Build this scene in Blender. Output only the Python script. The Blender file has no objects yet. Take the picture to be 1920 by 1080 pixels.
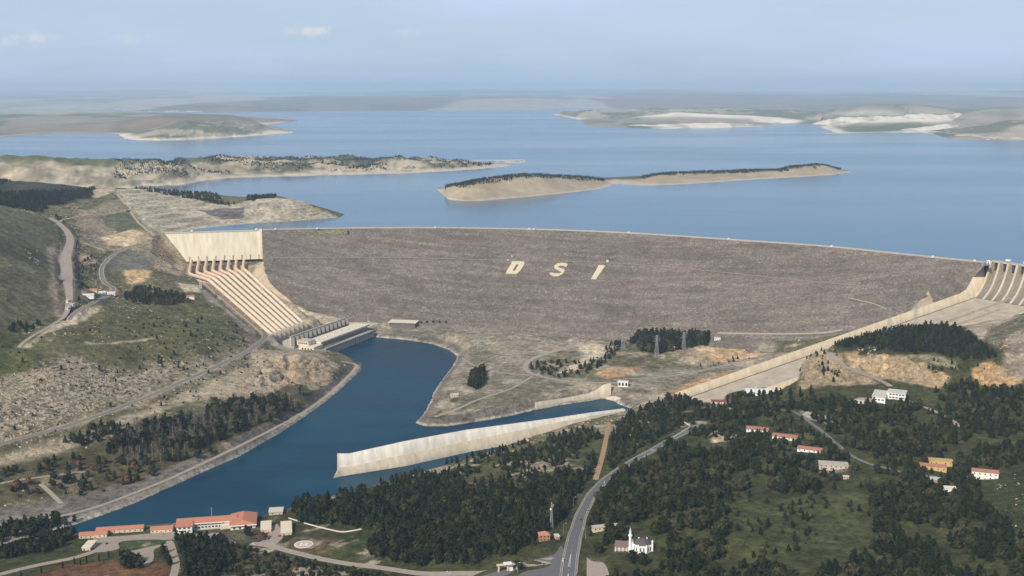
import bpy, bmesh, math, random
import numpy as np
from mathutils import Vector
from mathutils.geometry import tessellate_polygon
random.seed(7); rng = np.random.default_rng(7)
S = bpy.context.scene
COL = S.collection
# ------------------------------------------------------------------ camera
F, PITCH, H = 2100.0, math.atan((540-165)/2100.0), 511.0
cp, sp = math.cos(PITCH), math.sin(PITCH)
cd = bpy.data.cameras.new('camera'); cam = bpy.data.objects.new('camera', cd); COL.objects.link(cam)
cam.location = (0, 0, H); cam.rotation_euler = (math.pi/2-PITCH, 0, 0)
cd.sensor_width = 36; cd.lens = F/1920*36; cd.clip_start = 5; cd.clip_end = 400000
S.camera = cam
# ------------------------------------------------------------------ sun, sky, exposure
SUN_EL, SUN_AZ = math.radians(38), math.radians(212)      # azimuth measured clockwise from +Y: behind the camera, to the left
to_sun = Vector((math.sin(SUN_AZ)*math.cos(SUN_EL), math.cos(SUN_AZ)*math.cos(SUN_EL), math.sin(SUN_EL)))
ld = bpy.data.lights.new('sun', 'SUN'); ld.energy = 4.4; ld.angle = math.radians(0.5); ld.color = (1, .925, .80)
lo = bpy.data.objects.new('sun', ld); COL.objects.link(lo); lo.rotation_euler = to_sun.to_track_quat('Z', 'Y').to_euler()
W = bpy.data.worlds.new('World'); S.world = W; W.use_nodes = True
nt = W.node_tree; nt.nodes.clear()
def N(nt, t, **kw):
    n = nt.nodes.new(t)
    for k, v in kw.items():
        if k.startswith('i_'):
            n.inputs[int(k[2:]) if k[2:].isdigit() else k[2:].replace('_', ' ')].default_value = v
        else: setattr(n, k, v)
    return n
sky = N(nt, 'ShaderNodeTexSky', sky_type='NISHITA', sun_disc=False, sun_elevation=SUN_EL, sun_rotation=SUN_AZ,
        air_density=1.0, dust_density=2.2, ozone_density=2.0, altitude=500)
tc = N(nt, 'ShaderNodeTexCoord')
def L(a, b, nt=nt): nt.links.new(a, b)
# thin high veil of cloud, stretched sideways, plus a few small cumulus
mp = N(nt, 'ShaderNodeMapping'); mp.inputs['Scale'].default_value = (2.2, 2.2, 13); L(tc.outputs['Generated'], mp.inputs[0])
nz = N(nt, 'ShaderNodeTexNoise', i_Scale=1.5, i_Detail=6, i_Roughness=.55); L(mp.outputs[0], nz.inputs['Vector'])
rp = N(nt, 'ShaderNodeMapRange', interpolation_type='SMOOTHSTEP'); rp.inputs[1].default_value=.3; rp.inputs[2].default_value=.75; rp.inputs[3].default_value=.62; rp.inputs[4].default_value=.97
L(nz.outputs[0], rp.inputs[0])
mx = N(nt, 'ShaderNodeMix', data_type='RGBA'); mx.inputs['B'].default_value = (5.65, 7.15, 9.3, 1)
sx = N(nt, 'ShaderNodeSeparateXYZ'); L(tc.outputs['Generated'], sx.inputs[0])
el = N(nt, 'ShaderNodeMapRange', interpolation_type='SMOOTHSTEP'); el.inputs[1].default_value=.1; el.inputs[2].default_value=.34; el.inputs[3].default_value=1; el.inputs[4].default_value=.12; L(sx.outputs['Z'], el.inputs[0])
ml = N(nt, 'ShaderNodeMath', operation='MULTIPLY'); L(rp.outputs[0], ml.inputs[0]); L(el.outputs[0], ml.inputs[1]); L(ml.outputs[0], mx.inputs['Factor']); L(sky.outputs[0], mx.inputs['A'])
last = mx.outputs['Result']
def pdir(px, py):
    u, v = (px-960)/F, (540-py)/F
    return Vector((u, cp+v*sp, -sp+v*cp)).normalized()
nzc = N(nt, 'ShaderNodeTexNoise', i_Scale=90, i_Detail=5, i_Roughness=.6); L(tc.outputs['Generated'], nzc.inputs['Vector'])
for (px, py, rx, rz, a) in [(578, 57, .027, .0075, .75), (72, 73, .02, .0075, .6), (765, 60, .02, .006, .25), (1490, 18, .02, .004, .15), (240, 72, .02, .006, .25), (0, 78, .02, .006, .4)]:
    d = pdir(px, py)
    vs = N(nt, 'ShaderNodeVectorMath', operation='SUBTRACT'); vs.inputs[1].default_value = d; L(tc.outputs['Generated'], vs.inputs[0])
    vm = N(nt, 'ShaderNodeVectorMath', operation='MULTIPLY'); vm.inputs[1].default_value = (1/rx, 1/rx, 1/rz); L(vs.outputs[0], vm.inputs[0])
    vl = N(nt, 'ShaderNodeVectorMath', operation='LENGTH'); L(vm.outputs[0], vl.inputs[0])
    ad = N(nt, 'ShaderNodeMath', operation='MULTIPLY_ADD'); ad.inputs[1].default_value = 2.6; L(nzc.outputs[0], ad.inputs[0]); L(vl.outputs['Value'], ad.inputs[2])
    mr = N(nt, 'ShaderNodeMapRange', interpolation_type='SMOOTHSTEP'); mr.inputs[1].default_value = 2.2; mr.inputs[2].default_value = 1.2; mr.inputs[3].default_value = 0; mr.inputs[4].default_value = a
    L(ad.outputs[0], mr.inputs[0])
    m2 = N(nt, 'ShaderNodeMix', data_type='RGBA'); m2.inputs['B'].default_value = (8.2, 8.0, 8.1, 1)
    L(mr.outputs[0], m2.inputs['Factor']); L(last, m2.inputs['A']); last = m2.outputs['Result']
bg = N(nt, 'ShaderNodeBackground'); bg.inputs[1].default_value = .1
L(last, bg.inputs[0]); wo = N(nt, 'ShaderNodeOutputWorld'); L(bg.outputs[0], wo.inputs[0])
S.view_settings.view_transform = 'Standard'; S.view_settings.look = 'None'; S.view_settings.exposure = 0; S.view_settings.gamma = 1
S.cycles.use_denoising = True
try: S.cycles.denoiser = 'OPENIMAGEDENOISE'
except Exception: pass
S.cycles.max_bounces = 6; S.cycles.volume_bounces = 1; S.cycles.use_adaptive_sampling = False
# ------------------------------------------------------------------ pixel <-> world
def ray(px, py):
    u, v = (px-960)/F, (540-py)/F
    return np.array([u, cp+v*sp, -sp+v*cp])
def P(px, py, z):
    d = ray(px, py); t = (z-H)/d[2]
    return np.array([d[0]*t, d[1]*t, z])
def PY(px, py, Y):
    d = ray(px, py); t = Y/d[1]
    return np.array([d[0]*t, Y, H+d[2]*t])
def proj(p):
    p = np.asarray(p, float); x, y, z = p[..., 0], p[..., 1], p[..., 2]-H
    dep = y*cp - z*sp; up = y*sp + z*cp
    return 960+F*x/dep, 540-F*up/dep
# ------------------------------------------------------------------ noise, polygons
def _h(ix, iy, seed):
    n = (ix.astype(np.int64)*374761393 + iy.astype(np.int64)*668265263 + seed*1442695041) & 0xffffffff
    n = ((n ^ (n >> 13))*1274126177) & 0xffffffff
    return ((n ^ (n >> 16)) & 0xffff)/65535.0
def vnoise(x, y, seed=0):
    ix, iy = np.floor(x), np.floor(y); fx, fy = x-ix, y-iy
    fx = fx*fx*(3-2*fx); fy = fy*fy*(3-2*fy)
    a, b, c, d = _h(ix, iy, seed), _h(ix+1, iy, seed), _h(ix, iy+1, seed), _h(ix+1, iy+1, seed)
    return (a*(1-fx)+b*fx)*(1-fy)+(c*(1-fx)+d*fx)*fy
def fbm(x, y, s, o=4, seed=0):
    x, y = np.asarray(x, float)/s, np.asarray(y, float)/s; r = 0; a = .5
    for k in range(o):
        r = r+a*(vnoise(x, y, seed+k)*2-1); x = x*2.03+17; y = y*2.03+31; a *= .5
    return r
def sdist(poly, x, y):
    """signed distance to a polygon, positive inside"""
    poly = np.asarray(poly, float)[:, :2]; ins = np.zeros(x.shape, bool); d2 = np.full(x.shape, 1e18)
    n = len(poly)
    for i in range(n):
        ax, ay = poly[i]; bx, by = poly[(i+1) % n]; ex, ey = bx-ax, by-ay
        L2 = ex*ex+ey*ey+1e-9
        t = np.clip(((x-ax)*ex+(y-ay)*ey)/L2, 0, 1)
        d2 = np.minimum(d2, (x-ax-t*ex)**2+(y-ay-t*ey)**2)
        if ay != by:
            c = ((ay > y) != (by > y)) & (x < ex*(y-ay)/(by-ay)+ax)
            ins ^= c
    d = np.sqrt(d2); return np.where(ins, d, -d)
def pdist(pl, x, y):
    """distance to a polyline, and parameter (index + fraction) of the nearest point"""
    pl = np.asarray(pl, float); d2 = np.full(x.shape, 1e18); tt = np.zeros(x.shape)
    for i in range(len(pl)-1):
        ax, ay = pl[i][:2]; bx, by = pl[i+1][:2]; ex, ey = bx-ax, by-ay
        t = np.clip(((x-ax)*ex+(y-ay)*ey)/(ex*ex+ey*ey+1e-9), 0, 1)
        q = (x-ax-t*ex)**2+(y-ay-t*ey)**2; m = q < d2
        d2 = np.where(m, q, d2); tt = np.where(m, i+t, tt)
    return np.sqrt(d2), tt
def sstep(a, b, x):
    t = np.clip((x-a)/(b-a), 0, 1); return t*t*(3-2*t)
def resample(pl, step):
    pl = np.asarray(pl, float); d = np.r_[0, np.cumsum(np.linalg.norm(np.diff(pl[:, :2], axis=0), axis=1))]
    n = max(2, int(d[-1]/step)+1); t = np.linspace(0, d[-1], n)
    return np.stack([np.interp(t, d, pl[:, k]) for k in range(pl.shape[1])], 1)
def smooth_px(pts, n=8):
    """Catmull-Rom through pixel points"""
    p = np.asarray(pts, float); p = np.vstack([2*p[0]-p[1], p, 2*p[-1]-p[-2]]); out = []
    for i in range(1, len(p)-2):
        for t in np.linspace(0, 1, n, endpoint=False):
            a, b, c, d = p[i-1], p[i], p[i+1], p[i+2]
            out.append(.5*((2*b)+(-a+c)*t+(2*a-5*b+4*c-d)*t*t+(-a+3*b-3*c+d)*t**3))
    out.append(p[-2]); return np.array(out)
# ------------------------------------------------------------------ objects, materials
def T(o, label=None, cat=None, group=None, kind=None):
    for k, v in (('label', label), ('category', cat), ('group', group), ('kind', kind)):
        if v: o[k] = v
    return o
def mk(name, v, f, mat=None, parent=None, smooth=False, col=None):
    me = bpy.data.meshes.new(name)
    if isinstance(f, np.ndarray):
        v = np.asarray(v, np.float32); nv, (nf, k) = len(v), f.shape
        me.vertices.add(nv); me.vertices.foreach_set('co', v.ravel())
        me.loops.add(nf*k); me.loops.foreach_set('vertex_index', f.ravel().astype(np.int32))
        me.polygons.add(nf); me.polygons.foreach_set('loop_start', np.arange(0, nf*k, k, dtype=np.int32))
        me.update(calc_edges=True)
    else:
        me.from_pydata([tuple(map(float, q)) for q in v], [], f); me.update()
    if smooth: me.polygons.foreach_set('use_smooth', np.ones(len(me.polygons), bool))
    if col is not None:
        a = me.color_attributes.new('col', 'FLOAT_COLOR', 'POINT'); a.data.foreach_set('color', np.asarray(col, np.float32).ravel())
    o = bpy.data.objects.new(name, me); COL.objects.link(o)
    if mat: me.materials.append(mat)
    if parent: o.parent = parent
    return o
def empty(name, loc=(0, 0, 0), rz=0, parent=None):
    o = bpy.data.objects.new(name, None); COL.objects.link(o); o.location = tuple(map(float, loc)); o.rotation_euler = (0, 0, rz)
    o.empty_display_size = 1
    if parent: o.parent = parent
    return o
class MB:
    def __init__(s): s.v = []; s.f = []
    def add(s, v, f):
        n = len(s.v); s.v += [tuple(map(float, q)) for q in v]; s.f += [tuple(i+n for i in q) for q in f]; return s
    def box(s, x0, x1, y0, y1, z0, z1):
        return s.add([(x0,y0,z0),(x1,y0,z0),(x1,y1,z0),(x0,y1,z0),(x0,y0,z1),(x1,y0,z1),(x1,y1,z1),(x0,y1,z1)],
              [(0,3,2,1),(4,5,6,7),(0,1,5,4),(1,2,6,5),(2,3,7,6),(3,0,4,7)])
    def prism(s, poly, z0, z1, top=1.0):
        n = len(poly); cx = sum(p[0] for p in poly)/n; cy = sum(p[1] for p in poly)/n
        v = [(p[0], p[1], z0) for p in poly]+[(cx+(p[0]-cx)*top, cy+(p[1]-cy)*top, z1) for p in poly]
        return s.add(v, [tuple(range(n-1, -1, -1)), tuple(range(n, 2*n))]+[(i, (i+1) % n, n+(i+1) % n, n+i) for i in range(n)])
    def tube(s, a, b, r0, r1=None, n=8, cap=True):
        a, b = Vector(a), Vector(b); r1 = r0 if r1 is None else r1; d = (b-a).normalized()
        q = d.to_track_quat('Z', 'Y'); v = []
        for c, r in ((a, r0), (b, r1)):
            for k in range(n):
                t = 2*math.pi*k/n; v.append(c+q @ Vector((r*math.cos(t), r*math.sin(t), 0)))
        f = [(k, (k+1) % n, n+(k+1) % n, n+k) for k in range(n)]
        if cap: f += [tuple(range(n-1, -1, -1)), tuple(range(n, 2*n))]
        return s.add(v, f)
    def build(s, name, mat, parent=None, smooth=False): return mk(name, s.v, s.f, mat, parent, smooth)
def hexa(a, b):
    """box between two quads of four points each (a lower, b upper)"""
    return list(a)+list(b), [(3,2,1,0),(4,5,6,7),(0,1,5,4),(1,2,6,5),(2,3,7,6),(3,0,4,7)]
def grid_faces(nr, nc):
    i = np.arange(nr*nc).reshape(nr, nc)
    return np.stack([i[:-1, :-1], i[:-1, 1:], i[1:, 1:], i[1:, :-1]], -1).reshape(-1, 4)
MATS = {}
def mat(name, c, rough=.85, var=.18, scale=.3, detail=5, bump=0, bscale=None, spec=.3, streak=None, attr=False):
    """plain surface: base colour broken up by noise in the object's own space"""
    if name in MATS: return MATS[name]
    m = bpy.data.materials.new(name); m.use_nodes = True; t = m.node_tree; b = t.nodes['Principled BSDF']
    tcn = N(t, 'ShaderNodeTexCoord'); n = N(t, 'ShaderNodeTexNoise', i_Scale=scale, i_Detail=detail, i_Roughness=.65)
    if streak:
        mpn = N(t, 'ShaderNodeMapping'); mpn.inputs['Scale'].default_value = streak; L(tcn.outputs['Object'], mpn.inputs[0], t); L(mpn.outputs[0], n.inputs['Vector'], t)
    else: L(tcn.outputs['Object'], n.inputs['Vector'], t)
    r = N(t, 'ShaderNodeMapRange'); r.inputs[1].default_value = .25; r.inputs[2].default_value = .75; r.inputs[3].default_value = 1-var; r.inputs[4].default_value = 1+var
    L(n.outputs[0], r.inputs[0], t)
    mu = N(t, 'ShaderNodeVectorMath', operation='SCALE'); L(r.outputs[0], mu.inputs['Scale'], t)
    if attr: a = N(t, 'ShaderNodeAttribute', attribute_name='col'); L(a.outputs['Color'], mu.inputs[0], t)
    else: mu.inputs[0].default_value = c[:3]
    L(mu.outputs[0], b.inputs['Base Color'], t); b.inputs['Roughness'].default_value = rough; b.inputs['Specular IOR Level'].default_value = spec
    if bump:
        n2 = N(t, 'ShaderNodeTexNoise', i_Scale=bscale or scale*3, i_Detail=4); L(tcn.outputs['Object'], n2.inputs['Vector'], t)
        bp = N(t, 'ShaderNodeBump'); bp.inputs['Strength'].default_value = min(1, bump); bp.inputs['Distance'].default_value = max(1, bump); L(n2.outputs[0], bp.inputs['Height'], t); L(bp.outputs[0], b.inputs['Normal'], t)
    MATS[name] = m; return m
# ================================================================== TERRAIN
LAKE, CREST = 162.0, 169.0
xs = np.unique(np.r_[-60000, -30000, -15000, -9000, -6000, -4500, -3500, -2900, -2500, -2200, -2000, -1850, np.arange(-1750, 1401, 3.5), 1500, 1700, 2000, 2500, 3200, 4500, 7000, 12000, 25000, 60000])
ys = np.unique(np.r_[-20000, -9000, -4000, -1500, -500, 0, 300, 500, 620, 700, np.arange(750, 3651, 3.5), 3700, 3800, 4000])
GX, GY = np.meshgrid(xs, ys)
# control points: picture column, row, metres above the tailwater
CP = [(0,940,12),(100,905,14),(200,858,18),(300,838,18),(400,815,18),(500,765,16),(600,712,14),(650,684,11),
 (530,668,44),(590,676,34),(620,682,22),(560,732,17),(500,742,22),(430,735,30),(470,690,40),(300,772,36),(150,805,40),(0,838,42),(250,757,43),(350,714,43),(430,677,42),(490,642,38),(495,622,38),(455,575,64),
 (0,800,58),(0,720,90),(0,640,120),(100,640,112),(100,720,80),(200,700,70),(200,640,95),(300,700,52),(300,625,88),(400,625,70),(450,625,54),(400,660,56),
 (370,560,86),(250,570,104),(130,600,117),(0,590,140),(60,500,185),(0,450,215),(0,390,236),(60,400,214),(100,420,195),(130,460,162),(130,530,127),(190,510,128),(230,470,140),(295,452,150),(270,500,120),(330,505,106),(335,530,98),(200,440,160),(250,430,168),(300,433,166),
 (250,375,203),(340,402,178),(420,402,177),(510,372,206),(470,374,200),(560,377,200),(600,392,182),(430,384,182),(380,377,194),(300,356,214),(230,346,224),(150,351,220),(60,360,225),(0,342,238),(0,365,232),(-150,360,250),(-150,420,250),(-150,560,190),(-150,700,125),(-150,850,60),(-150,960,14),
 # valley floor and canal
 (740,612,26),(820,607,27),(860,640,20),(1000,622,28),(1000,690,17),(900,740,13),(830,780,8),(1100,700,16),(1100,640,24),(1200,640,28),(1280,640,30),(1340,655,27),(1400,650,30),(1300,680,22),(1200,735,15),(1230,700,18),(1400,700,20),(1440,690,24),(1160,745,10),(1250,740,13),(1000,745,13),(1130,722,16),
 # right hill, quarry, spillway surroundings
 (1620,640,98),(1700,619,113),(1780,625,112),(1860,660,104),(1580,650,95),(1540,668,84),(1500,695,66),(1480,716,52),(1640,664,88),(1650,722,64),(1740,690,84),(1760,728,66),(1600,700,66),(1900,650,106),(1920,606,112),(1850,682,92),(1870,728,72),(1910,720,78),(1990,600,150),(2050,700,110),
 # near right woods
 (1660,748,60),(1920,762,68),(1500,772,44),(1400,802,42),(1330,770,32),(1260,772,24),(1240,802,28),(1180,792,20),(1130,880,36),(1280,822,40),(1500,850,50),(1750,872,58),(1850,895,60),(1920,930,68),(2100,900,85),(1200,1015,60),(1060,1070,55),(1080,970,50),(1500,950,60),(1500,1080,72),(1900,1080,82),(1700,1000,68),(1300,950,55),(2100,1080,100),
 (800,1000,40),(700,960,28),(640,965,20),(560,965,12),(560,1020,20),(620,1000,20),(400,1003,10),(200,1012,9),(60,1020,9),(50,1062,18),(400,1072,24),(250,1060,18),(700,1060,34),(900,1075,48),(960,1040,50),(880,905,18),(760,905,8),(1000,882,28),(1050,832,18),(1110,806,16),(900,950,34),(-150,1080,20),(480,1030,17)]
PTS = [P(*c) for c in CP]
PTS += [np.array(q, float) for q in [(-1400,700,40),(0,600,70),(1200,600,110),(0,0,90),(-1500,0,80),(1500,0,140),(-60000,0,150),(60000,0,150),(0,-20000,100),(1400,1500,115),(1400,1900,160),(1300,2150,176),(1500,2500,176),(60000,2300,180),(-60000,3000,220),(-3000,2000,230),(-3000,3000,250),
  (-300,2500,0),(0,2450,0),(300,2400,0),(600,2250,20),(-350,2850,80),(0,2850,80),(400,2700,80),(800,2500,90),(1100,2500,110)]]
PTS = np.array(PTS)
def rbf_fit(p, c=45.0):
    n = len(p); d = np.sqrt(((p[:, None, :2]-p[None, :, :2])**2).sum(-1)+c*c)
    A = np.zeros((n+1, n+1)); A[:n, :n] = d+np.eye(n)*-1.5; A[:n, n] = 1; A[n, :n] = 1
    w = np.linalg.solve(A, np.r_[p[:, 2], 0])
    def ev(x, y):
        out = np.full(x.shape, w[n])
        for i in range(n): out += w[i]*np.sqrt((x-p[i, 0])**2+(y-p[i, 1])**2+c*c)
        return out
    return ev
Z = rbf_fit(PTS)(GX, GY)
Z = np.clip(Z, -30, 300)
# natural roughness: strong on the slopes, faint on the valley floor
ZR = Z.copy(); amp = sstep(16, 60, Z)
Z += amp*(fbm(GX, GY, 90, 5, 3)*9 + np.abs(fbm(GX, GY, 38, 4, 9))*-4) + fbm(GX, GY, 30, 3, 5)*.6
# craggy bluff above the river bend, stepped cuts beside the chute
BLF = np.array([P(*c) for c in [(470,688,40),(500,668,44),(560,664,42),(618,672,24),(636,688,14),(612,708,14),(560,722,16),(500,728,24),(455,722,34)]])
m = (GX > -900) & (GX < -300) & (GY > 1700) & (GY < 2200); sd = sstep(-6, 22, sdist(BLF, GX[m], GY[m]))
Z[m] += sd*(7-np.abs(fbm(GX[m], GY[m], 30, 4, 151))*34-np.abs(fbm(GX[m]*1.6, GY[m]*.5, 16, 3, 152))*16)
for cs, hh in (([(1262,672,24),(1300,655,26),(1370,641,28),(1408,640,29),(1424,654,28),(1400,664,26),(1310,684,22)], 7), ([(1180,730,15),(1240,722,16),(1320,700,20),(1420,680,23),(1425,686,22),(1330,708,19),(1250,732,15)], -3), ([(1268,740,14),(1310,714,18),(1420,684,23),(1440,688,23),(1330,728,17)], 6), ([(1110,700,16),(1150,688,18),(1215,690,19),(1190,702,17),(1130,712,16)], 5)):
    q = np.array([P(*c) for c in cs]); m = (GX > 50) & (GX < 620) & (GY > 1700) & (GY < 2300); Z[m] += hh*sstep(-2, 11, sdist(q, GX[m], GY[m])+fbm(GX[m], GY[m], 14, 2, 153)*5)
QRY = [np.array([P(*c) for c in q]) for q in ([(1585,662,84),(1640,658,86),(1740,687,84),(1782,709,74),(1755,724,66),(1680,714,68),(1600,690,68)], [(1824,690,88),(1850,679,92),(1882,691,88),(1916,707,80),(1890,725,73),(1830,720,74)], [(1495,700,56),(1560,672,70),(1615,702,68),(1640,718,64),(1510,726,50)])]
for q in QRY:
    m = (GX > 350) & (GX < 900) & (GY > 1550) & (GY < 1950); sd = sstep(-4, 16, sdist(q, GX[m], GY[m])); x_, y_ = GX[m], GY[m]
    Z[m] += sd*(4-np.abs(fbm(x_, y_, 22, 4, 161))*24-np.abs(fbm(x_*1.8, y_*.6, 11, 3, 162))*11)
# ---- dam geometry (curved crest, straight face) --------------------------------
CRPX = [(490,431.5),(600,429.5),(700,428.3),(820,428),(1000,431),(1180,438),(1400,452.5),(1560,464),(1700,478.5),(1850,493.5)]
CR = resample(np.array([P(x, y, CREST) for x, y in smooth_px(CRPX, 10)]), 6)
NRM = np.array([-.31, -.95]); NRM /= np.linalg.norm(NRM)
KF = .372
def face(s, v):
    """s along the crest 0..1, v metres down-slope in plan"""
    q = np.asarray(s)*(len(CR)-1); x = np.interp(q, np.arange(len(CR)), CR[:, 0]); y = np.interp(q, np.arange(len(CR)), CR[:, 1])
    return np.stack(np.broadcast_arrays(x+NRM[0]*v, y+NRM[1]*v, CREST-KF*np.asarray(v)), -1)
LB = np.array([(431,490),(487,492),(510,496),(530,505),(545,520),(560,540),(580,556),(600,572),(640,592),(700,610)], float)
RB = np.array([(400,1860),(493,1851),(553,1800),(584,1714),(616,1630),(640,1560),(668,1496),(690,1440),(760,1290)], float)
VS = np.linspace(0, 440, 150); SLO, SHI = [], []
for v in VS:
    s = np.linspace(-.0, 1, 900); px, py = proj(face(s, v))
    okl = px >= np.interp(py, LB[:, 0], LB[:, 1]); okr = px <= np.interp(py, RB[:, 0], RB[:, 1])
    SLO.append(s[np.argmax(okl)]); SHI.append(s[len(s)-1-np.argmax(okr[::-1])])
SLO, SHI = np.array(SLO), np.array(SHI)
SA, SB = P(1853, 549, 105), P(1282, 748, 10)
sdv = (SB-SA)[:2]; SLEN = np.linalg.norm(sdv); sdv = sdv/SLEN; SPV = np.array([-sdv[1], sdv[0]])
if SPV[1] > 0: SPV = -SPV                                     # towards the camera side
def spuw(x, y): return ((x-SA[0])*sdv[0]+(y-SA[1])*sdv[1])/SLEN, (x-SA[0])*SPV[0]+(y-SA[1])*SPV[1]
def wall_h(t_): return np.interp(t_, [0, .012, .05, .085, .3, 1], [62, 61, 34, 16, 15, 13])
for i, v in enumerate(VS):                                    # the fill stops at the spillway side wall
    s = np.linspace(0, 1, 900); q = face(s, v); u_, w_ = spuw(q[:, 0], q[:, 1]); ok = (w_ < -wall_h(np.clip(u_, 0, 1))*.28-1.5)
    SHI[i] = s[len(s)-1-np.argmax(ok[::-1])]
fp = [face(a, v) for a, v in zip(SLO, VS)] + [face(a, v) for a, v in zip(SHI, VS)][::-1]
FOOT = np.array(fp)[:, :2]
m = (GX > -800) & (GX < 1100) & (GY > 1500) & (GY < 2900)
sd = sdist(FOOT, GX[m], GY[m]); dc, _ = pdist(CR[::4], GX[m], GY[m])
fz = CREST-KF*dc
Zm = Z[m]; Zm = np.where(sd > -3, np.minimum(Zm, fz-5), Zm)
up = (sdist(np.vstack([CR[::4, :2], [[1400, 2600], [1400, 3300], [-606, 3300]]]), GX[m], GY[m]) > 0)
Zm = np.where(up, 110, Zm); Z[m] = Zm
# ---- spillway line ---------------------------------------------------------------
CW = 156.0
def cw(t): return np.interp(t, [0, .33, .48, .63, 1], [156, 148, 112, 92, 80])       # the chute narrows downhill
def chute(t, w, z=0):
    """t 0..1 down the chute, w metres from the far wall towards the near wall, z above the floor"""
    q = SA[:2]+sdv*SLEN*t+SPV*w
    return np.array([q[0], q[1], SA[2]+(SB[2]-SA[2])*t+z])
u = ((GX-SA[0])*sdv[0]+(GY-SA[1])*sdv[1])/SLEN; w = (GX-SA[0])*SPV[0]+(GY-SA[1])*SPV[1]
flo = SA[2]+(SB[2]-SA[2])*u
ins = (u > -.02) & (u < 1.02)
cwu = cw(u)
c = np.where(ins, np.where((w > -7) & (w < cwu+7), flo-2.5, 1e9), 1e9)
side = np.where(w < 0, -w-7, w-cwu-7)
Z = np.minimum(Z, c)
cap = np.where(ins & (side > 0) & (side < 60) & (w < 0), flo+13+side*.6, 1e9); Z = np.minimum(Z, cap)
capn = np.where(ins & (w > cwu) & (side < 30), flo+13+side*3.2, 1e9); Z = np.minimum(Z, capn)
crestmask = (u < -.02) & (u > -.12) & (w > -40) & (w < CW+14); Z = np.where(crestmask, np.minimum(Z, 120), Z)
# ---- penstocks: pixel lines turned into pipes; the slab they lie on --------------
PEN = []
for k in range(8):
    f_ = k/7
    a = P(359+14.1*k, 488.5, 104); b = P(355+(456-355)*f_+[0,0,1,1,1,1,.5,0][k], 514-10*f_**.7, 92); c_ = P(391.5+70*f_, 524.5-17*f_, 84+6*f_); d = P(511+58*f_, 628.5-22.5*f_, 29)
    PEN.append([a, b, c_, d])
PEN = np.array(PEN)
SLABPOLY = [PEN[0,0]+[-8,6,0], PEN[0,1]+[-12,0,0], PEN[0,2]+[-12,-10,0], PEN[0,3]+[-12,-6,0], PEN[7,3]+[10,6,0], PEN[7,2]+[12,4,0], PEN[7,1]+[12,4,0], PEN[7,0]+[12,6,0]]
sl = np.array(SLABPOLY)
slab_fit = rbf_fit(np.array([q+[0,0,-6.0] for q in PEN.reshape(-1, 3)]), 8)
m = (GX > -1000) & (GX < -330) & (GY > 2050) & (GY < 2800)
x_, y_ = GX[m], GY[m]; sd = sdist(sl, x_, y_); sz = slab_fit(x_, y_)
Zm = Z[m]; k = sstep(-9, 0, sd); tgt = np.clip(sz-1.5, 20, 120)
Zm = np.where(sd > -2, tgt, np.where(sd > -60, np.minimum(Zm, tgt+np.maximum(0, -sd-2)*.95), Zm)); Z[m] = Zm
# ground before the intake wall stays low
iwl, iwr = P(309, 437.5, CREST)[:2], P(489, 432, CREST)[:2]
pk = np.array([iwl+[24,8], iwr+[16,8], iwr+[10,-100], PEN[7,1,:2], PEN[0,1,:2]+[-6,0], iwl+[24,-60]])
m = (GX > -1000) & (GX < -500) & (GY > 2450) & (GY < 2800)
sd = sdist(pk, GX[m], GY[m]); Zm = Z[m]; Zm = np.where(sd > -70, np.minimum(Zm, 94+np.maximum(0, -sd)*1.0), Zm); Z[m] = Zm
# ---- intake wall pocket ----------------------------------------------------------
IWL, IWR = P(309, 437.5, CREST), P(489, 432, CREST)
IW = [IWL[:2], IWR[:2]]
# ---- water bodies ----------------------------------------------------------------
RIVPX = [(0,1024),(145,982),(250,945),(370,890),(450,855),(520,815),(590,765),(640,725),(678,690),(677,681),(660,673),(612,666),(700,632),(760,637),(810,645),(840,655),(858,668),(850,685),(830,710),(812,738),(810,748),(795,775),(778,793),(800,800),(840,799),(900,790),(960,779),(1005,768),(1080,755),(1135,747),(1152,752),(1165,760),(1182,766),
  (1150,782),(1060,803),(967,832),(900,856),(790,887),(700,912),(600,940),(530,960),(480,972),(330,983),(150,1000),(0,1042)]
RIV = np.array([P(x, y, 0) for x, y in RIVPX]); RIV = np.vstack([[(-1500, 1010, 0), (-1500, 1130, 0)], RIV])
m = (GX > -1700) & (GX < 600) & (GY > 900) & (GY < 2500)
x_, y_ = GX[m], GY[m]; sd = sdist(RIV, x_, y_)+fbm(x_, y_, 16, 2, 11)*1.6
Zm = Z[m]; out = -sd
lim = np.where(out < 16, .3+out*.55, .3+16*.55+(out-16)*1.0)
Zm = np.where(sd > 0, -np.minimum(8, 0.4+sd*.5), np.clip(Zm, np.minimum(5.5, .3+out*.5), lim)); Z[m] = Zm
SHOREPX = [(312,438.5),(360,431),(400,425),(460,420),(530,415.5),(590,411),(637,407.5)]
SHO = np.array([P(x, y, LAKE) for x, y in SHOREPX])
LK = np.vstack([SHO[:, :2], [(-470,3130),(-600,3330),(-760,3400),(-950,3440),(-1150,3480),(-1400,3560),(-1750,3640),(-2500,3800),(-60000,3800),(-60000,60000),(60000,60000),(60000,2350),(1500,2250),(1200,2150)], chute(0,CW+80)[None,:2]-sdv*25, chute(0,-5)[None,:2]-sdv*25, CR[::-6, :2]-NRM*9, [IWR[:2]+[0,14], IWL[:2]+[0,14]]])
m = (GY > 2000) & (GX > -2600) & (GX < 3000)
x_, y_ = GX[m], GY[m]; sd = sdist(LK, x_, y_); Zm = Z[m]; out = -sd
land = (x_ < -400)
Zm = np.where(sd > 0, np.minimum(Zm, LAKE-np.minimum(40, .2+sd*.4)), np.where(land & (y_ > 2720), np.clip(Zm, LAKE+np.minimum(4, .3*out+.2), LAKE+.3+np.maximum(0, out)*.36), Zm)); Z[m] = Zm
Z[(GY > 3655)] = np.minimum(Z[GY > 3655], 150)
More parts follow.
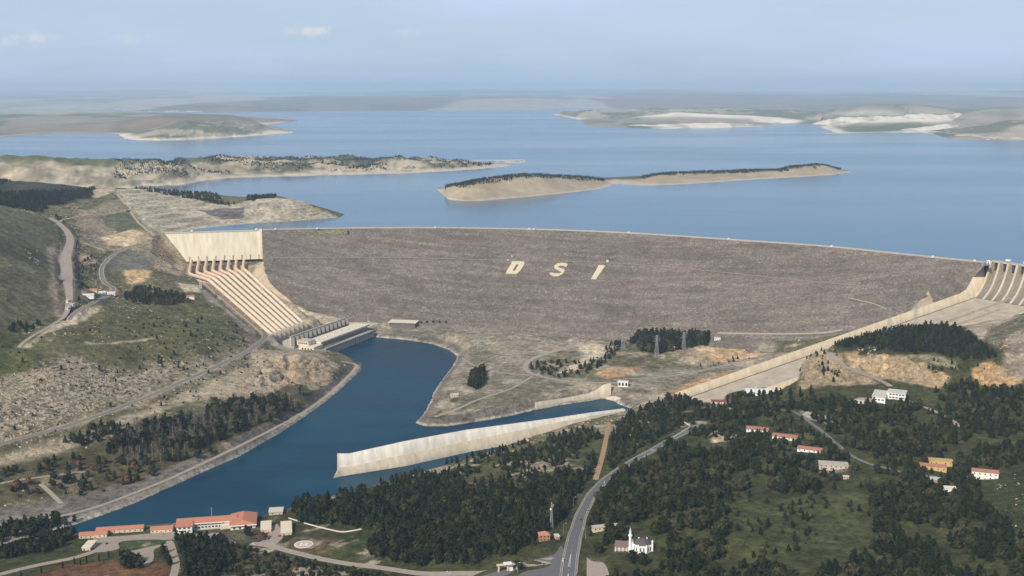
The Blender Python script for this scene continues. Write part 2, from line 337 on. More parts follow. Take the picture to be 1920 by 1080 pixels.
# stepped terraces cut into the reservoir slope
TERR = np.array([P(*c) for c in [(215,358,214),(290,354,214),(345,372,195),(380,380,190),(440,392,178),(470,374,200),(510,370,207),(562,375,200),(600,392,182),(640,408,162),(530,417,162),(400,427,162),(315,440,162),(285,430,168)]])
m = (GX > -1400) & (GX < -380) & (GY > 2600) & (GY < 3500)
x_, y_ = GX[m], GY[m]; tm = sstep(-10, 25, sdist(TERR, x_, y_)); Zm = np.maximum(np.where(Z[m] > LAKE+.25, np.minimum(ZR[m], Z[m]+3)*tm+Z[m]*(1-tm), Z[m]), np.where(Z[m] > LAKE+.25, LAKE+.3, -99))
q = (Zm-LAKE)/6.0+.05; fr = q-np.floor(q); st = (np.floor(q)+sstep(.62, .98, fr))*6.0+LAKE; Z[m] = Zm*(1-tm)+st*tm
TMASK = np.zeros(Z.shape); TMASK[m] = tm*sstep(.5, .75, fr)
# ---- sampling the height sheet ---------------------------------------------------
def hz(x, y):
    x = np.asarray(x, float); y = np.asarray(y, float)
    i = np.clip(np.searchsorted(xs, x)-1, 0, len(xs)-2); j = np.clip(np.searchsorted(ys, y)-1, 0, len(ys)-2)
    fx = np.clip((x-xs[i])/(xs[i+1]-xs[i]), 0, 1); fy = np.clip((y-ys[j])/(ys[j+1]-ys[j]), 0, 1)
    return (Z[j, i]*(1-fx)+Z[j, i+1]*fx)*(1-fy)+(Z[j+1, i]*(1-fx)+Z[j+1, i+1]*fx)*fy
def G(px, py):
    """point of the ground seen at a picture position"""
    d = ray(px, py); t = np.arange(700, 4800, 3.0)
    h = H+d[2]*t-hz(d[0]*t, d[1]*t); k = int(np.argmax(h < 0))
    if h[k] >= 0: return P(px, py, LAKE)
    a, b = (h[k-1], h[k]) if k else (0, 1)
    tt = t[k-1]+3*(a/(a-b)) if k else t[0]
    x, y = d[0]*tt, d[1]*tt
    return np.array([x, y, float(hz(x, y))])
def Gs(pts): return np.array([G(x, y) for x, y in pts])
# ---- roads cut into the slope ----------------------------------------------------
def cells(x0, x1, y0, y1):
    return slice(max(0, np.searchsorted(xs, x0)), np.searchsorted(xs, x1)+1), slice(max(0, np.searchsorted(ys, y0)), np.searchsorted(ys, y1)+1)
def bed(path, width, soft=9.0):
    """level the ground under a path (x, y, z)"""
    w = np.interp(np.linspace(0, 1, len(path)), np.linspace(0, 1, np.size(width)), np.atleast_1d(width))
    R = w.max()/2+soft+6
    si, sj = cells(path[:, 0].min()-R, path[:, 0].max()+R, path[:, 1].min()-R, path[:, 1].max()+R)
    X, Y = GX[sj, si], GY[sj, si]
    d, t = pdist(path, X, Y); zz = np.interp(t, np.arange(len(path)), path[:, 2]); ww = np.interp(t, np.arange(len(path)), w)
    k = 1-sstep(0, soft, d-ww/2-3.5); Z[sj, si] = Z[sj, si]*(1-k)+zz*k
def road_path(pxs, sm=9):
    p = resample(Gs(smooth_px(pxs, 6)), 5.0)
    if len(p) > sm:
        z = np.pad(p[:, 2], sm//2+4, mode='edge')
        for _ in range(3): z = np.convolve(z, np.ones(sm)/sm, 'same')
        p[:, 2] = z[sm//2+4:-(sm//2+4)]
        for c in (0, 1):
            q = np.pad(p[:, c], 3, mode='reflect', reflect_type='odd'); p[:, c] = np.convolve(q, np.ones(5)/5, 'same')[3:-3]
    return p
ROADS = {}
def plan_road(key, pxs, width, soft=9.0):
    p = road_path(pxs); bed(p, width, soft); ROADS[key] = (p, np.interp(np.linspace(0, 1, len(p)), np.linspace(0, 1, np.size(width)), np.atleast_1d(width)))
plan_road('main', [(1064,1110),(1066,1072),(1072,1030),(1082,990),(1097,950),(1122,912),(1160,882),(1208,852),(1258,824),(1298,806)], (15, 13, 11, 9.2, 8, 7.2))
plan_road('entrance', [(1062,1046),(1010,1054),(960,1066),(905,1074),(800,1076),(705,1064),(620,1052),(560,1038),(505,1024),(470,1020)], (13, 10, 8, 8, 8))
plan_road('gate_road', [(1060,1062),(1000,1066),(940,1076),(900,1090)], (12, 12))
plan_road('lower', [(-60,1092),(60,1062),(140,1046),(190,1030)], (8, 8))
plan_road('curl', [(318,1015),(326,1040),(330,1060),(322,1090)], (8, 8))
plan_road('hill', [(-40,846),(0,833),(130,797),(250,755),(350,712),(430,676),(478,650),(497,632),(490,612),(470,596),(440,570),(400,540)], (9, 9))
plan_road('dike', [(640,676),(664,682),(664,694),(600,752),(520,800),(420,850),(300,905),(150,960),(0,985),(-60,998)], (6, 6), 4)
plan_road('ridge', [(35,650),(60,630),(100,608),(122,592),(130,560),(126,520),(124,480),(132,450),(118,425),(88,405)], (6, 7, 14, 22, 22, 20, 14, 10))
plan_road('switchback', [(270,455),(237,464),(205,484),(190,505),(196,530),(212,546),(150,580),(130,598)], (8, 8))
plan_road('toe', [(704,604),(770,603),(850,604),(950,613),(1060,624),(1092,632)], (7, 7), 5)
plan_road('track', [(1080,628),(1070,648),(1010,668),(985,684),(1000,702),(1070,716),(1150,718),(1240,724)], (9, 10, 8, 7), 6)
plan_road('track_side', [(1150,712),(1250,706),(1330,692),(1420,672)], (6, 6), 6)
plan_road('quarry_road', [(1556,655),(1562,672),(1590,692),(1630,706),(1670,722)], (10, 9), 5)
plan_road('village', [(1340,760),(1400,775),(1480,770),(1530,800),(1572,835),(1600,856),(1650,876),(1710,888),(1770,896)], (6, 6), 6)
plan_road('office_road', [(1690,745),(1735,765),(1770,780),(1796,797)], (7, 7), 6)
plan_road('firebreak', [(1142,792),(1134,835),(1126,868),(1117,897)], (6, 7), 5)
plan_road('left_farm', [(0,905),(60,897),(110,890),(160,885)], (6, 6), 4)
plan_road('farm_path', [(112,414),(150,405),(200,400),(243,393),(233,380),(217,362)], (5, 6), 4)
plan_road('farm_path_b', [(243,395),(262,420),(288,440)], (5, 5), 4)
plan_road('farm_path_c', [(150,452),(185,466),(215,470),(236,462)], (5, 5), 4)
plan_road('flat_track', [(866,672),(900,690),(950,700),(1000,703)], (5, 6), 4)
plan_road('flat_track_b', [(1000,704),(960,728),(900,748),(850,770),(815,782)], (5, 6), 4)
plan_road('left_link', [(75,905),(95,925),(115,945)], (6, 6), 4)
# ---- level pads for yards --------------------------------------------------------
PADS = {}
def pad(key, pxs, grow=4.0, lift=.22, zfix=None):
    sp_ = smooth_px(pxs+[pxs[0]], 5)[:-1]
    q = Gs(sp_) if zfix is None or zfix < 0 else np.array([P(x, y, zfix) for x, y in sp_])
    if zfix is not None and zfix < 0: zfix = float(q[:, 2].mean())
    A = np.c_[q[:, :2], np.ones(len(q))]; w_ = np.linalg.lstsq(A, q[:, 2], rcond=None)[0] if zfix is None else np.array([0, 0, zfix])
    si, sj = cells(q[:, 0].min()-25, q[:, 0].max()+25, q[:, 1].min()-25, q[:, 1].max()+25); X, Y = GX[sj, si], GY[sj, si]
    k = sstep(-14, -grow, sdist(q, X, Y)); Z[sj, si] = Z[sj, si]*(1-k)+(X*w_[0]+Y*w_[1]+w_[2])*k
    q[:, 2] = q[:, 0]*w_[0]+q[:, 1]*w_[1]+w_[2]+lift; PADS[key] = q; return q
pad('yard', [(175,1008),(240,1004),(330,997),(345,1004),(362,1002),(410,999),(414,1010),(436,1012),(440,1022),(400,1012),(310,1012),(228,1016),(222,1030),(182,1036),(176,1025)])
pad('forecourt', [(505,988),(520,982),(528,1000),(530,1010),(516,1022),(520,1030),(500,1024),(470,1022),(478,1018),(500,1010)])
pad('loop', [(235,1036),(270,1028),(308,1020),(316,1022),(290,1030),(288,1048),(276,1062),(266,1060),(264,1048),(240,1044)])
pad('helipad', [(569.5+18.5*math.cos(t), 1021+7*math.sin(t)) for t in np.linspace(0, 2*math.pi, 14)[:-1]], zfix=-1)
pad('mosque_yard', [(1100,1046),(1112,1052),(1132,1056),(1142,1090),(1104,1100)])
pad('junction', [(1000,1050),(1035,1040),(1052,1022),(1058,1040),(1056,1075),(1050,1100),(985,1100),(960,1090),(985,1074),(1022,1066),(1034,1058),(1022,1053)])
pad('office_yard', [(1590,752),(1612,745),(1640,750),(1625,757)])
pad('workshop', [(1368,748),(1372,738),(1420,729),(1480,726),(1492,740),(1430,748)], zfix=27)
pad('platform', [(524,640),(556,624),(648,604),(706,596),(712,604),(606,652),(560,662),(534,654)], zfix=14)
# ================================================================== GROUND COLOURS (what the soil is; terrace risers carry some painted shade)
C4 = np.zeros(Z.shape+(4,)); C4[..., :] = (.138, .130, .068, .46)
NW = fbm(GX, GY, 42, 4, 21); NW2 = fbm(GX, GY, 14, 3, 22)
def paint(pxs, c, rock=None, feather=7, warp=14, k=1.0, world=None):
    q = Gs(pxs) if world is None else np.asarray(world)
    si, sj = cells(q[:, 0].min()-40, q[:, 0].max()+40, q[:, 1].min()-40, q[:, 1].max()+40)
    X, Y = GX[sj, si], GY[sj, si]
    sd = sdist(q, X, Y)+NW[sj, si]*warp+NW2[sj, si]*warp*.5
    m_ = (sstep(-feather, feather, sd)*k)[..., None]
    t = np.array(list(c)+[0 if rock is None else rock])
    b = C4[sj, si]; r = b*(1-m_)+t*m_
    if rock is None: r[..., 3] = b[..., 3]
    C4[sj, si] = r
steep = np.hypot(*np.gradient(Z, ys, xs))
# left hillside
paint([(-60,660),(60,680),(250,655),(420,690),(470,655),(430,705),(330,725),(200,775),(-60,850)], (.19,.16,.10), .8, 20, 30)
paint([(150,592),(380,558),(440,600),(455,640),(400,665),(200,690),(110,650)], (.122,.116,.054), .32, 15, 25)
paint([(-60,380),(92,412),(122,450),(110,600),(-60,650)], (.125,.114,.068), .18, 12, 14)
paint([(-60,600),(100,620),(60,690),(-60,720)], (.11,.112,.048), .2, 12, 20)
paint([(320,690),(440,655),(480,625),(495,640),(440,690),(330,730)], (.22,.19,.13), .6, 10, 16)
paint([(-60,865),(140,816),(260,772),(440,696),(470,676),(470,720),(340,760),(200,815),(60,870),(-60,900)], (.40,.33,.225), .25, 8, 10)
paint([(100,800),(250,752),(430,668),(440,662),(420,690),(260,762),(130,806)], (.42,.33,.22), .1, 5, 6, .8)
paint([(490,655),(600,660),(640,688),(600,718),(540,735),(440,745),(380,760),(420,715)], (.33,.265,.175), .85, 10, 16)
paint([(505,680),(560,668),(615,685),(600,712),(540,720),(500,710)], (.40,.25,.15), .75, 8, 26, .7)
paint([(-60,880),(200,830),(420,770),(560,720),(620,720),(540,790),(420,845),(250,905),(-60,955)], (.095,.085,.045), .25, 8, 10)
paint([(70,905),(140,880),(180,900),(130,925)], (.27,.21,.14), 0, 5, 4, .6)
paint([(180,890),(300,880),(330,890),(220,915),(150,930)], (.12,.10,.048), 0, 5, 6)
# dike and its stone facing
paint([(-60,962),(60,942),(160,922),(250,902),(420,838),(560,768),(640,706),(655,680),(640,668),(690,668),(682,702),(560,814),(420,884),(250,960),(100,1010),(-60,1050)], (.175,.155,.13), 0, 3, 3)
paint([(-60,1010),(150,968),(300,912),(430,858),(530,806),(610,752),(668,694),(680,690),(600,768),(520,818),(420,868),(250,948),(145,986),(-60,1045)], (.29,.25,.20), 0, 2.5, 2)
# valley floor
paint([(700,600),(1100,615),(1250,630),(1440,630),(1520,690),(1290,752),(1180,772),(1000,785),(770,812),(790,740),(850,680),(840,655),(760,637),(700,632)], (.275,.235,.175), 0, 6, 6)
paint([(860,665),(980,640),(1080,650),(1060,700),(960,730),(870,720)], (.26,.23,.165), 0, 12, 22, .7)
paint([(985,690),(1090,712),(1180,715),(1240,690),(1310,690),(1250,660),(1180,640),(1100,680),(1040,668)], (.145,.135,.078), .1, 8, 14)
paint([(850,745),(1000,720),(1180,716),(1130,735),(1010,750),(850,785)], (.20,.185,.125), 0, 10, 14)
paint([(780,803),(840,778),(1000,752),(1012,752),(1006,770),(860,802)], (.17,.145,.115), 0, 4, 4)
paint([(1060,626),(1130,640),(1160,652),(1085,690),(1050,700),(1100,662),(1060,640)], (.50,.42,.30), 0, 6, 8)
paint([(1285,668),(1300,655),(1370,640),(1400,640),(1430,665),(1400,672),(1300,682)], (.52,.36,.20), 0, 4, 4)
paint([(1260,655),(1365,640),(1340,650),(1270,664)], (.30,.17,.10), 0, 3, 3)
paint([(1250,738),(1300,712),(1430,680),(1450,688),(1310,738),(1270,750)], (.42,.235,.115), 0, 4, 3)
paint([(1120,700),(1150,688),(1215,690),(1190,702),(1130,712)], (.45,.28,.15), 0, 5, 8)
paint([(880,690),(900,680),(930,690),(915,705)], (.45,.36,.25), 0, 5, 8)
paint([(840,740),(870,728),(885,735),(850,748)], (.5,.40,.29), 0, 4, 5)
paint([(1200,712),(1330,694),(1420,676),(1300,712),(1240,735)], (.22,.20,.14), 0, 6, 8)
paint([(800,790),(820,775),(850,745),(862,745),(835,785)], (.10,.105,.05), 0, 3, 4)
# penstock cutting and left abutment
paint([(480,590),(575,585),(700,596),(712,606),(610,660),(545,660),(500,640)], (.42,.35,.25), .1, 5, 4)
paint(None, (.52,.42,.28), 0, 5, 4, world=sl+np.array([0,0,0]))
paint([(470,500),(495,487),(512,505),(545,545),(575,590),(560,605),(500,540)], (.52,.43,.29), .1, 6, 6)
paint([(272,452),(320,440),(345,480),(352,515),(335,520),(300,505),(275,490)], (.30,.235,.165), .75, 8, 10)
paint([(290,455),(310,450),(325,470),(300,480)], (.46,.29,.18), .5, 6, 8, .7)
paint([(140,395),(230,370),(300,440),(270,470),(200,470),(150,450)], (.25,.21,.145), .5, 12, 18)
paint([(185,405),(240,398),(275,430),(220,440)], (.13,.135,.08), .1, 8, 10)
paint([(185,444),(245,430),(285,447),(240,462),(205,460)], (.50,.38,.24), .1, 6, 8)
paint([(228,505),(285,508),(272,527),(240,532)], (.56,.39,.20), 0, 5, 6)
paint([(330,528),(372,535),(375,548),(345,548)], (.60,.50,.32), 0, 4, 5)
paint([(205,480),(240,470),(290,480),(280,505),(225,510),(205,505)], (.19,.175,.14), .1, 6, 8)
paint([(90,470),(115,455),(112,560),(120,600),(100,590),(98,520)], (.33,.25,.19), 0, 6, 8)
paint([(140,470),(170,480),(185,495),(150,500)], (.45,.34,.23), .2, 5, 8)
paint([(150,540),(210,532),(225,548),(150,560)], (.36,.24,.17), .2, 5, 8)
paint([(140,588),(190,574),(175,590),(90,625),(50,650),(95,612)], (.55,.45,.32), .1, 5, 7)
paint([(160,640),(300,632),(305,636),(160,646)], (.42,.34,.23), 0, 4, 5)
paint([(250,560),(330,545),(400,560),(380,575),(290,580)], (.14,.125,.06), .1, 8, 10)
paint([(380,545),(420,560),(480,605),(498,628),(470,625),(430,590),(390,565)], (.30,.26,.205), .5, 6, 6)
# upper left: terraces and tops
paint(None, (.46,.40,.30), .0, 8, 6, world=TERR)
C4[..., :3] *= (1-.25*TMASK)[..., None]  # darker risers: plant cover, plus step shading put into the colour
paint([(370,393),(458,388),(458,408),(415,412)], (.13,.115,.105), 0, 3, 3)
paint([(130,352),(200,348),(215,362),(150,372),(110,365)], (.44,.35,.245), .1, 6, 8)
paint([(-60,338),(60,338),(50,350),(-60,356)], (.44,.36,.25), .1, 6, 8)
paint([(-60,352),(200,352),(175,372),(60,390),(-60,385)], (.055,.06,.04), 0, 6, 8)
# right side
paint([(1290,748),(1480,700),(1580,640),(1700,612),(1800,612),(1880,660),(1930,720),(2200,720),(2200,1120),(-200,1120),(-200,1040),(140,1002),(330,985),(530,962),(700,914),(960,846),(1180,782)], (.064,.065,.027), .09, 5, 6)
paint([(880,885),(1000,842),(1110,805),(1135,840),(1060,905),(960,935),(880,930)], (.088,.088,.038), .22, 8, 16)
paint([(880,905),(905,905),(900,930),(878,930)], (.26,.16,.09), 0, 4, 5)
paint([(1000,960),(1060,930),(1080,940),(1050,1000),(1000,1010)], (.055,.06,.024), .05, 6, 8)
paint([(1380,945),(1480,930),(1640,920),(1620,1025),(1400,1062)], (.072,.075,.030), .1, 12, 24)
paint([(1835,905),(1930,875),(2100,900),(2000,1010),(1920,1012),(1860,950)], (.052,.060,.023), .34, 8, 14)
paint([(508,1018),(540,968),(640,968),(705,990),(705,1045),(560,1036)], (.055,.064,.025), .06, 4, 4)
paint([(540,1015),(570,1005),(640,1010),(650,1025),(600,1040),(545,1032)], (.16,.115,.06), 0, 6, 8, .8)
paint([(205,1052),(240,1048),(330,1058),(300,1085),(60,1088),(100,1062)], (.15,.075,.038), 0, 5, 8)
paint([(0,1034),(140,1008),(178,1010),(170,1042),(0,1066)], (.055,.06,.022), 0, 5, 6)
paint([(430,1035),(520,1045),(720,1085),(420,1095)], (.085,.072,.034), .05, 6, 10)
paint([(228,1017),(320,1012),(330,1016),(240,1030),(224,1030)], (.06,.085,.03), 0, 2, 2)
paint([(1580,662),(1640,656),(1740,685),(1782,707),(1760,728),(1680,716),(1595,692)], (.46,.335,.19), .55, 4, 8)
paint([(1495,700),(1575,665),(1622,702),(1645,718),(1500,728)], (.32,.25,.15), .45, 6, 10)
paint([(1690,665),(1790,675),(1800,695),(1740,682)], (.24,.21,.13), .2, 5, 6)
paint([(1822,690),(1850,677),(1882,690),(1918,705),(1918,718),(1890,727),(1828,722)], (.48,.315,.15), .12, 3, 3)
paint([(1855,600),(1930,560),(2100,560),(2100,720),(1930,715),(1890,690)], (.30,.245,.185), .45, 8, 12)
paint([(1780,625),(1860,590),(1930,555),(1930,575),(1870,612),(1830,650)], (.36,.30,.225), .2, 6, 8)
paint([(1850,628),(1930,580),(1930,610),(1868,645)], (.15,.14,.095), .3, 6, 8)
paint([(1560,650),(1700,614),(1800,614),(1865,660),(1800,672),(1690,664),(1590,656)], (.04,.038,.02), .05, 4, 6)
paint([(1440,800),(1560,812),(1540,850),(1440,840)], (.09,.095,.04), .05, 6, 10)
paint([(1330,815),(1365,806),(1385,815),(1375,828),(1335,830)], (.42,.33,.22), 0, 2, 2)
paint([(1365,770),(1400,770),(1405,785),(1370,785)], (.34,.27,.2), 0, 3, 4)
paint([(1500,770),(1560,785),(1575,800),(1510,785)], (.40,.36,.28), 0, 3, 5)
paint([(1240,770),(1275,772),(1270,785),(1235,788)], (.40,.31,.21), 0, 3, 5)
paint([(1540,870),(1590,872),(1585,885),(1530,885)], (.30,.24,.18), 0, 3, 5)
NB = np.full(Z.shape, 99.); m_ = (GX > -1500) & (GX < 560) & (GY > 1050) & (GY < 2330); NB[m_] = -sdist(RIV, GX[m_], GY[m_])
# rubble heaps and worn patches on the valley floor, stone facing and pale rim of the basin
m_ = (GX > -1500) & (GX < 560) & (GY > 1050) & (GY < 2330) & (Z > .2) & (Z < 34) & ((GX > -420) | (NB < 3.4))
x_, y_ = GX[m_], GY[m_]; out = -sdist(RIV, x_, y_); bn = fbm(x_, y_, 34, 4, 141); bn2 = fbm(x_, y_, 60, 4, 142); cc = C4[m_]
def blend(cc, c, k): cc[:, :3] = cc[:, :3]*(1-k[:, None])+np.array(c)*k[:, None]; return cc
cc = blend(cc, (.40,.335,.245), sstep(.16, .3, bn)*.8); cc = blend(cc, (.135,.125,.085), sstep(-.16, -.34, bn2)*.55)
cc = blend(cc, (.155,.135,.112), sstep(20, 14, out)*sstep(2, 4, out)*.85); cc = blend(cc, (.40,.35,.285), sstep(4.5, 3, out)*.9); C4[m_] = cc
# dam foundation area beside the spillway
m_ = (sstep(0, 14, SA[2]*0+(-w)-4)*sstep(70, 40, -w)*sstep(-.05, .02, u)*sstep(.75, .6, u))[..., None]
C4 = C4*(1-m_)+np.array([.44,.34,.215,.2])*m_
# bare rock wherever the slope is steep on the hills
k = (sstep(.55, 1.0, steep)*(Z > 22)*.7); C4[..., 3] = np.maximum(C4[..., 3], k)
# ------------------------------------------------------------------ ground material
gm = bpy.data.materials.new('hill_soil'); gm.use_nodes = True; t = gm.node_tree; b = t.nodes['Principled BSDF']
at = N(t, 'ShaderNodeAttribute', attribute_name='col'); geo = N(t, 'ShaderNodeNewGeometry')
def noise(sc, det=4, ro=.6, vec=None):
    n = N(t, 'ShaderNodeTexNoise', i_Scale=sc, i_Detail=det, i_Roughness=ro); L(vec or geo.outputs['Position'], n.inputs['Vector'], t); return n.outputs[0]
def mrange(x, a, b_, c, d):
    r = N(t, 'ShaderNodeMapRange', interpolation_type='SMOOTHSTEP')
    for i, v_ in enumerate((a, b_, c, d)):
        if hasattr(v_, 'links'): L(v_, r.inputs[i+1], t)
        else: r.inputs[i+1].default_value = v_
    L(x, r.inputs[0], t); return r.outputs[0]
def mmath(op, a, b_):
    n = N(t, 'ShaderNodeMath', operation=op)
    for i, v_ in enumerate((a, b_)):
        if hasattr(v_, 'links'): L(v_, n.inputs[i], t)
        else: n.inputs[i].default_value = v_
    return n.outputs[0]
n1, n2, n3 = noise(.02, 5), noise(.11, 5, .7), noise(.45, 3, .7)
var = mmath('MULTIPLY', mrange(n1, .3, .7, .72, 1.28), mmath('MULTIPLY', mrange(n2, .28, .72, .52, 1.48), mrange(n3, .25, .75, .7, 1.3)))
sc = N(t, 'ShaderNodeVectorMath', operation='SCALE'); L(at.outputs['Color'], sc.inputs[0], t); L(var, sc.inputs['Scale'], t)
mpn = N(t, 'ShaderNodeMapping'); mpn.inputs['Scale'].default_value = (1, 1, 2.6); mpn.inputs['Rotation'].default_value = (0, 0, .5); L(geo.outputs['Position'], mpn.inputs[0], t)
rk = noise(.12, 6, .75, mpn.outputs[0])
thr = mmath('SUBTRACT', .76, mmath('MULTIPLY', at.outputs['Alpha'], .38))
rmask = mmath('MULTIPLY', mrange(rk, thr, mmath('ADD', thr, .07), 0, 1), mrange(at.outputs['Alpha'], 0, .12, 0, 1))
rc = N(t, 'ShaderNodeMix', data_type='RGBA'); rc.inputs['A'].default_value = (.33,.275,.195,1); rc.inputs['B'].default_value = (.56,.475,.35,1); L(n2, rc.inputs['Factor'], t)
mxr = N(t, 'ShaderNodeMix', data_type='RGBA'); L(rmask, mxr.inputs['Factor'], t); L(sc.outputs[0], mxr.inputs['A'], t); L(rc.outputs['Result'], mxr.inputs['B'], t)
L(mxr.outputs['Result'], b.inputs['Base Color'], t); b.inputs['Roughness'].default_value = .95; b.inputs['Specular IOR Level'].default_value = .1
bp = N(t, 'ShaderNodeBump'); bp.inputs['Strength'].default_value = .8; bp.inputs['Distance'].default_value = 1.6
L(mmath('ADD', mmath('MULTIPLY', n2, 1.4), mmath('ADD', n3, mmath('MULTIPLY', rmask, .6))), bp.inputs['Height'], t); L(bp.outputs[0], b.inputs['Normal'], t)
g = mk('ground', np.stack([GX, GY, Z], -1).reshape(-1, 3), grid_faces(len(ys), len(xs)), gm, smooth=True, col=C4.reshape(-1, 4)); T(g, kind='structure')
# ------------------------------------------------------------------ water
def water_mat(name, c1, c2, rough, spec, scale, bump, big, tint=(.75,.9,1)):
    m = bpy.data.materials.new(name); m.use_nodes = True; t = m.node_tree; b = t.nodes['Principled BSDF']
    g_ = N(t, 'ShaderNodeNewGeometry')
    mp_ = N(t, 'ShaderNodeMapping'); mp_.inputs['Scale'].default_value = (.35, 1, 1); mp_.inputs['Rotation'].default_value = (0, 0, .12); L(g_.outputs['Position'], mp_.inputs[0], t)
    a = N(t, 'ShaderNodeTexNoise', i_Scale=big, i_Detail=5, i_Roughness=.55); L(mp_.outputs[0], a.inputs['Vector'], t)
    r = N(t, 'ShaderNodeMapRange', interpolation_type='SMOOTHSTEP'); r.inputs[1].default_value=.35; r.inputs[2].default_value=.66; L(a.outputs[0], r.inputs[0], t)
    mx_ = N(t, 'ShaderNodeMix', data_type='RGBA'); mx_.inputs['A'].default_value = (*c1, 1); mx_.inputs['B'].default_value = (*c2, 1); L(r.outputs[0], mx_.inputs['Factor'], t); L(mx_.outputs['Result'], b.inputs['Base Color'], t)
    r2 = N(t, 'ShaderNodeMapRange'); r2.inputs[3].default_value = rough*.75; r2.inputs[4].default_value = rough*1.3; L(r.outputs[0], r2.inputs[0], t); L(r2.outputs[0], b.inputs['Roughness'], t)
    b.inputs['Specular Tint'].default_value = (*tint, 1); b.inputs['IOR'].default_value = 1.33; b.inputs['Specular IOR Level'].default_value = spec
    w1 = N(t, 'ShaderNodeTexNoise', i_Scale=scale, i_Detail=3, i_Roughness=.6); L(mp_.outputs[0], w1.inputs['Vector'], t)
    b_ = N(t, 'ShaderNodeBump'); b_.inputs['Strength'].default_value = bump; b_.inputs['Distance'].default_value = 1; L(w1.outputs[0], b_.inputs['Height'], t); L(b_.outputs[0], b.inputs['Normal'], t)
    return m
lk = np.array(LK); tess = tessellate_polygon([[Vector((x, y, 0)) for x, y in lk]])
lake = mk('lake', np.c_[lk, np.full(len(lk), LAKE)], [tuple(q) for q in tess], water_mat('lake_water', (.018,.078,.155), (.055,.150,.25), .16, .5, .06, .05, .0011, (.74,.92,1))); T(lake, kind='structure')
for p_ in lake.data.polygons:
    if p_.normal.z < 0: p_.flip()
rv = RIV[:, :2]; rc_ = rv.mean(0)
riv = np.array([q for q in rv]); mbr = tessellate_polygon([[Vector((x, y, 0)) for x, y in riv]])
# a little wider than the bank line so that it runs under the banks
nx = np.roll(riv, -1, 0)-np.roll(riv, 1, 0); nx /= np.linalg.norm(nx, axis=1)[:, None]
area = .5*np.sum(riv[:, 0]*np.roll(riv[:, 1], -1)-np.roll(riv[:, 0], -1)*riv[:, 1]); sg = 1 if area > 0 else -1
riv2 = riv+np.c_[nx[:, 1], -nx[:, 0]]*sg*4
river = mk('river', np.c_[riv2, np.zeros(len(riv2))], [tuple(q) for q in mbr], water_mat('river_water', (.0008,.030,.062), (.003,.050,.088), .2, .12, .16, .3, .012, (.30,.55,.85))); T(river, kind='structure')
# ------------------------------------------------------------------ roads, yards
M_ASPH = mat('asphalt', (.14,.135,.135), .9, .16, .35, 5, streak=(1, 1, 1))
M_OLDASPH = mat('worn_asphalt', (.19,.175,.165), .9, .18, .3)
M_GRAVEL = mat('pale_gravel', (.36,.305,.24), .95, .2, .25)
M_PINK = mat('pinkish_gravel', (.33,.275,.235), .95, .2, .12)
M_PAVE = mat('pinkish_paving', (.36,.295,.24), .9, .14, .2)
M_CURB = mat('pale_kerb', (.55,.5,.42), .9, .1, .5)
M_CREAM = mat('cream_earth', (.46,.365,.25), .95, .25, .15)
M_SHO = mat('dusty_shoulder', (.30,.265,.21), .95, .25, .15)
M_ORANGE = mat('orange_earth', (.40,.25,.13), .95, .25, .2)
M_WHITE = mat('white_paint', (.78,.76,.72), .6, .06, .8)
def strip(name, p, w, m, lift=.2, off=0.0, parent=None, kind='structure', base=None):
    p = np.asarray(p); w = np.broadcast_to(w, (len(p),)); off = np.broadcast_to(off, (len(p),))
    d = np.gradient(p[:, :2], axis=0); d /= np.linalg.norm(d, axis=1)[:, None]+1e-9; n_ = np.c_[-d[:, 1], d[:, 0]]
    cols = [np.c_[p[:, :2]+n_*(off+w*k)[:, None], p[:, 2]+lift] for k in (-.5, 0, .5)]
    v = np.stack(cols, 1).reshape(-1, 3)
    o = mk(name, v, grid_faces(len(p), 3)[:, ::-1].copy(), m, parent)
    if o.data.polygons[0].normal.z < 0: o.data.flip_normals()
    if kind and not parent: T(o, kind=kind)
    return o
def road(key, name, m, lift=.2):
    p, w_ = ROADS[key]; return strip(name, p, w_, m, lift), p, w_
r0, p0, w0 = road('main', 'main_road', M_ASPH, .2)
strip('road_edge_line', p0, .22, M_WHITE, .216, w0/2-1.0, parent=r0); strip('road_edge_line', p0, .22, M_WHITE, .216, -w0/2+1.0, parent=r0)
M_FADED = mat('faded_road_paint', (.42,.41,.39), .8, .2, .6)
for i in range(9, len(p0)-3, 3): strip('road_centre_dash', p0[i:i+2], .2, M_FADED, .216, 0, parent=r0)
for off in (-.9, .9): strip('island_line', p0[3:9], .35, M_WHITE, .216, np.linspace(off, off*.15, 6), parent=r0)
for off in (-.8, .8): strip('island_line', p0[11:18], .3, M_WHITE, .216, np.linspace(off, off*.1, 7), parent=r0)
strip('road_shoulder', p0, 1.3, M_SHO, .19, w0/2+.65, parent=r0); strip('road_shoulder', p0, 1.6, M_SHO, .19, -w0/2-.8, parent=r0)
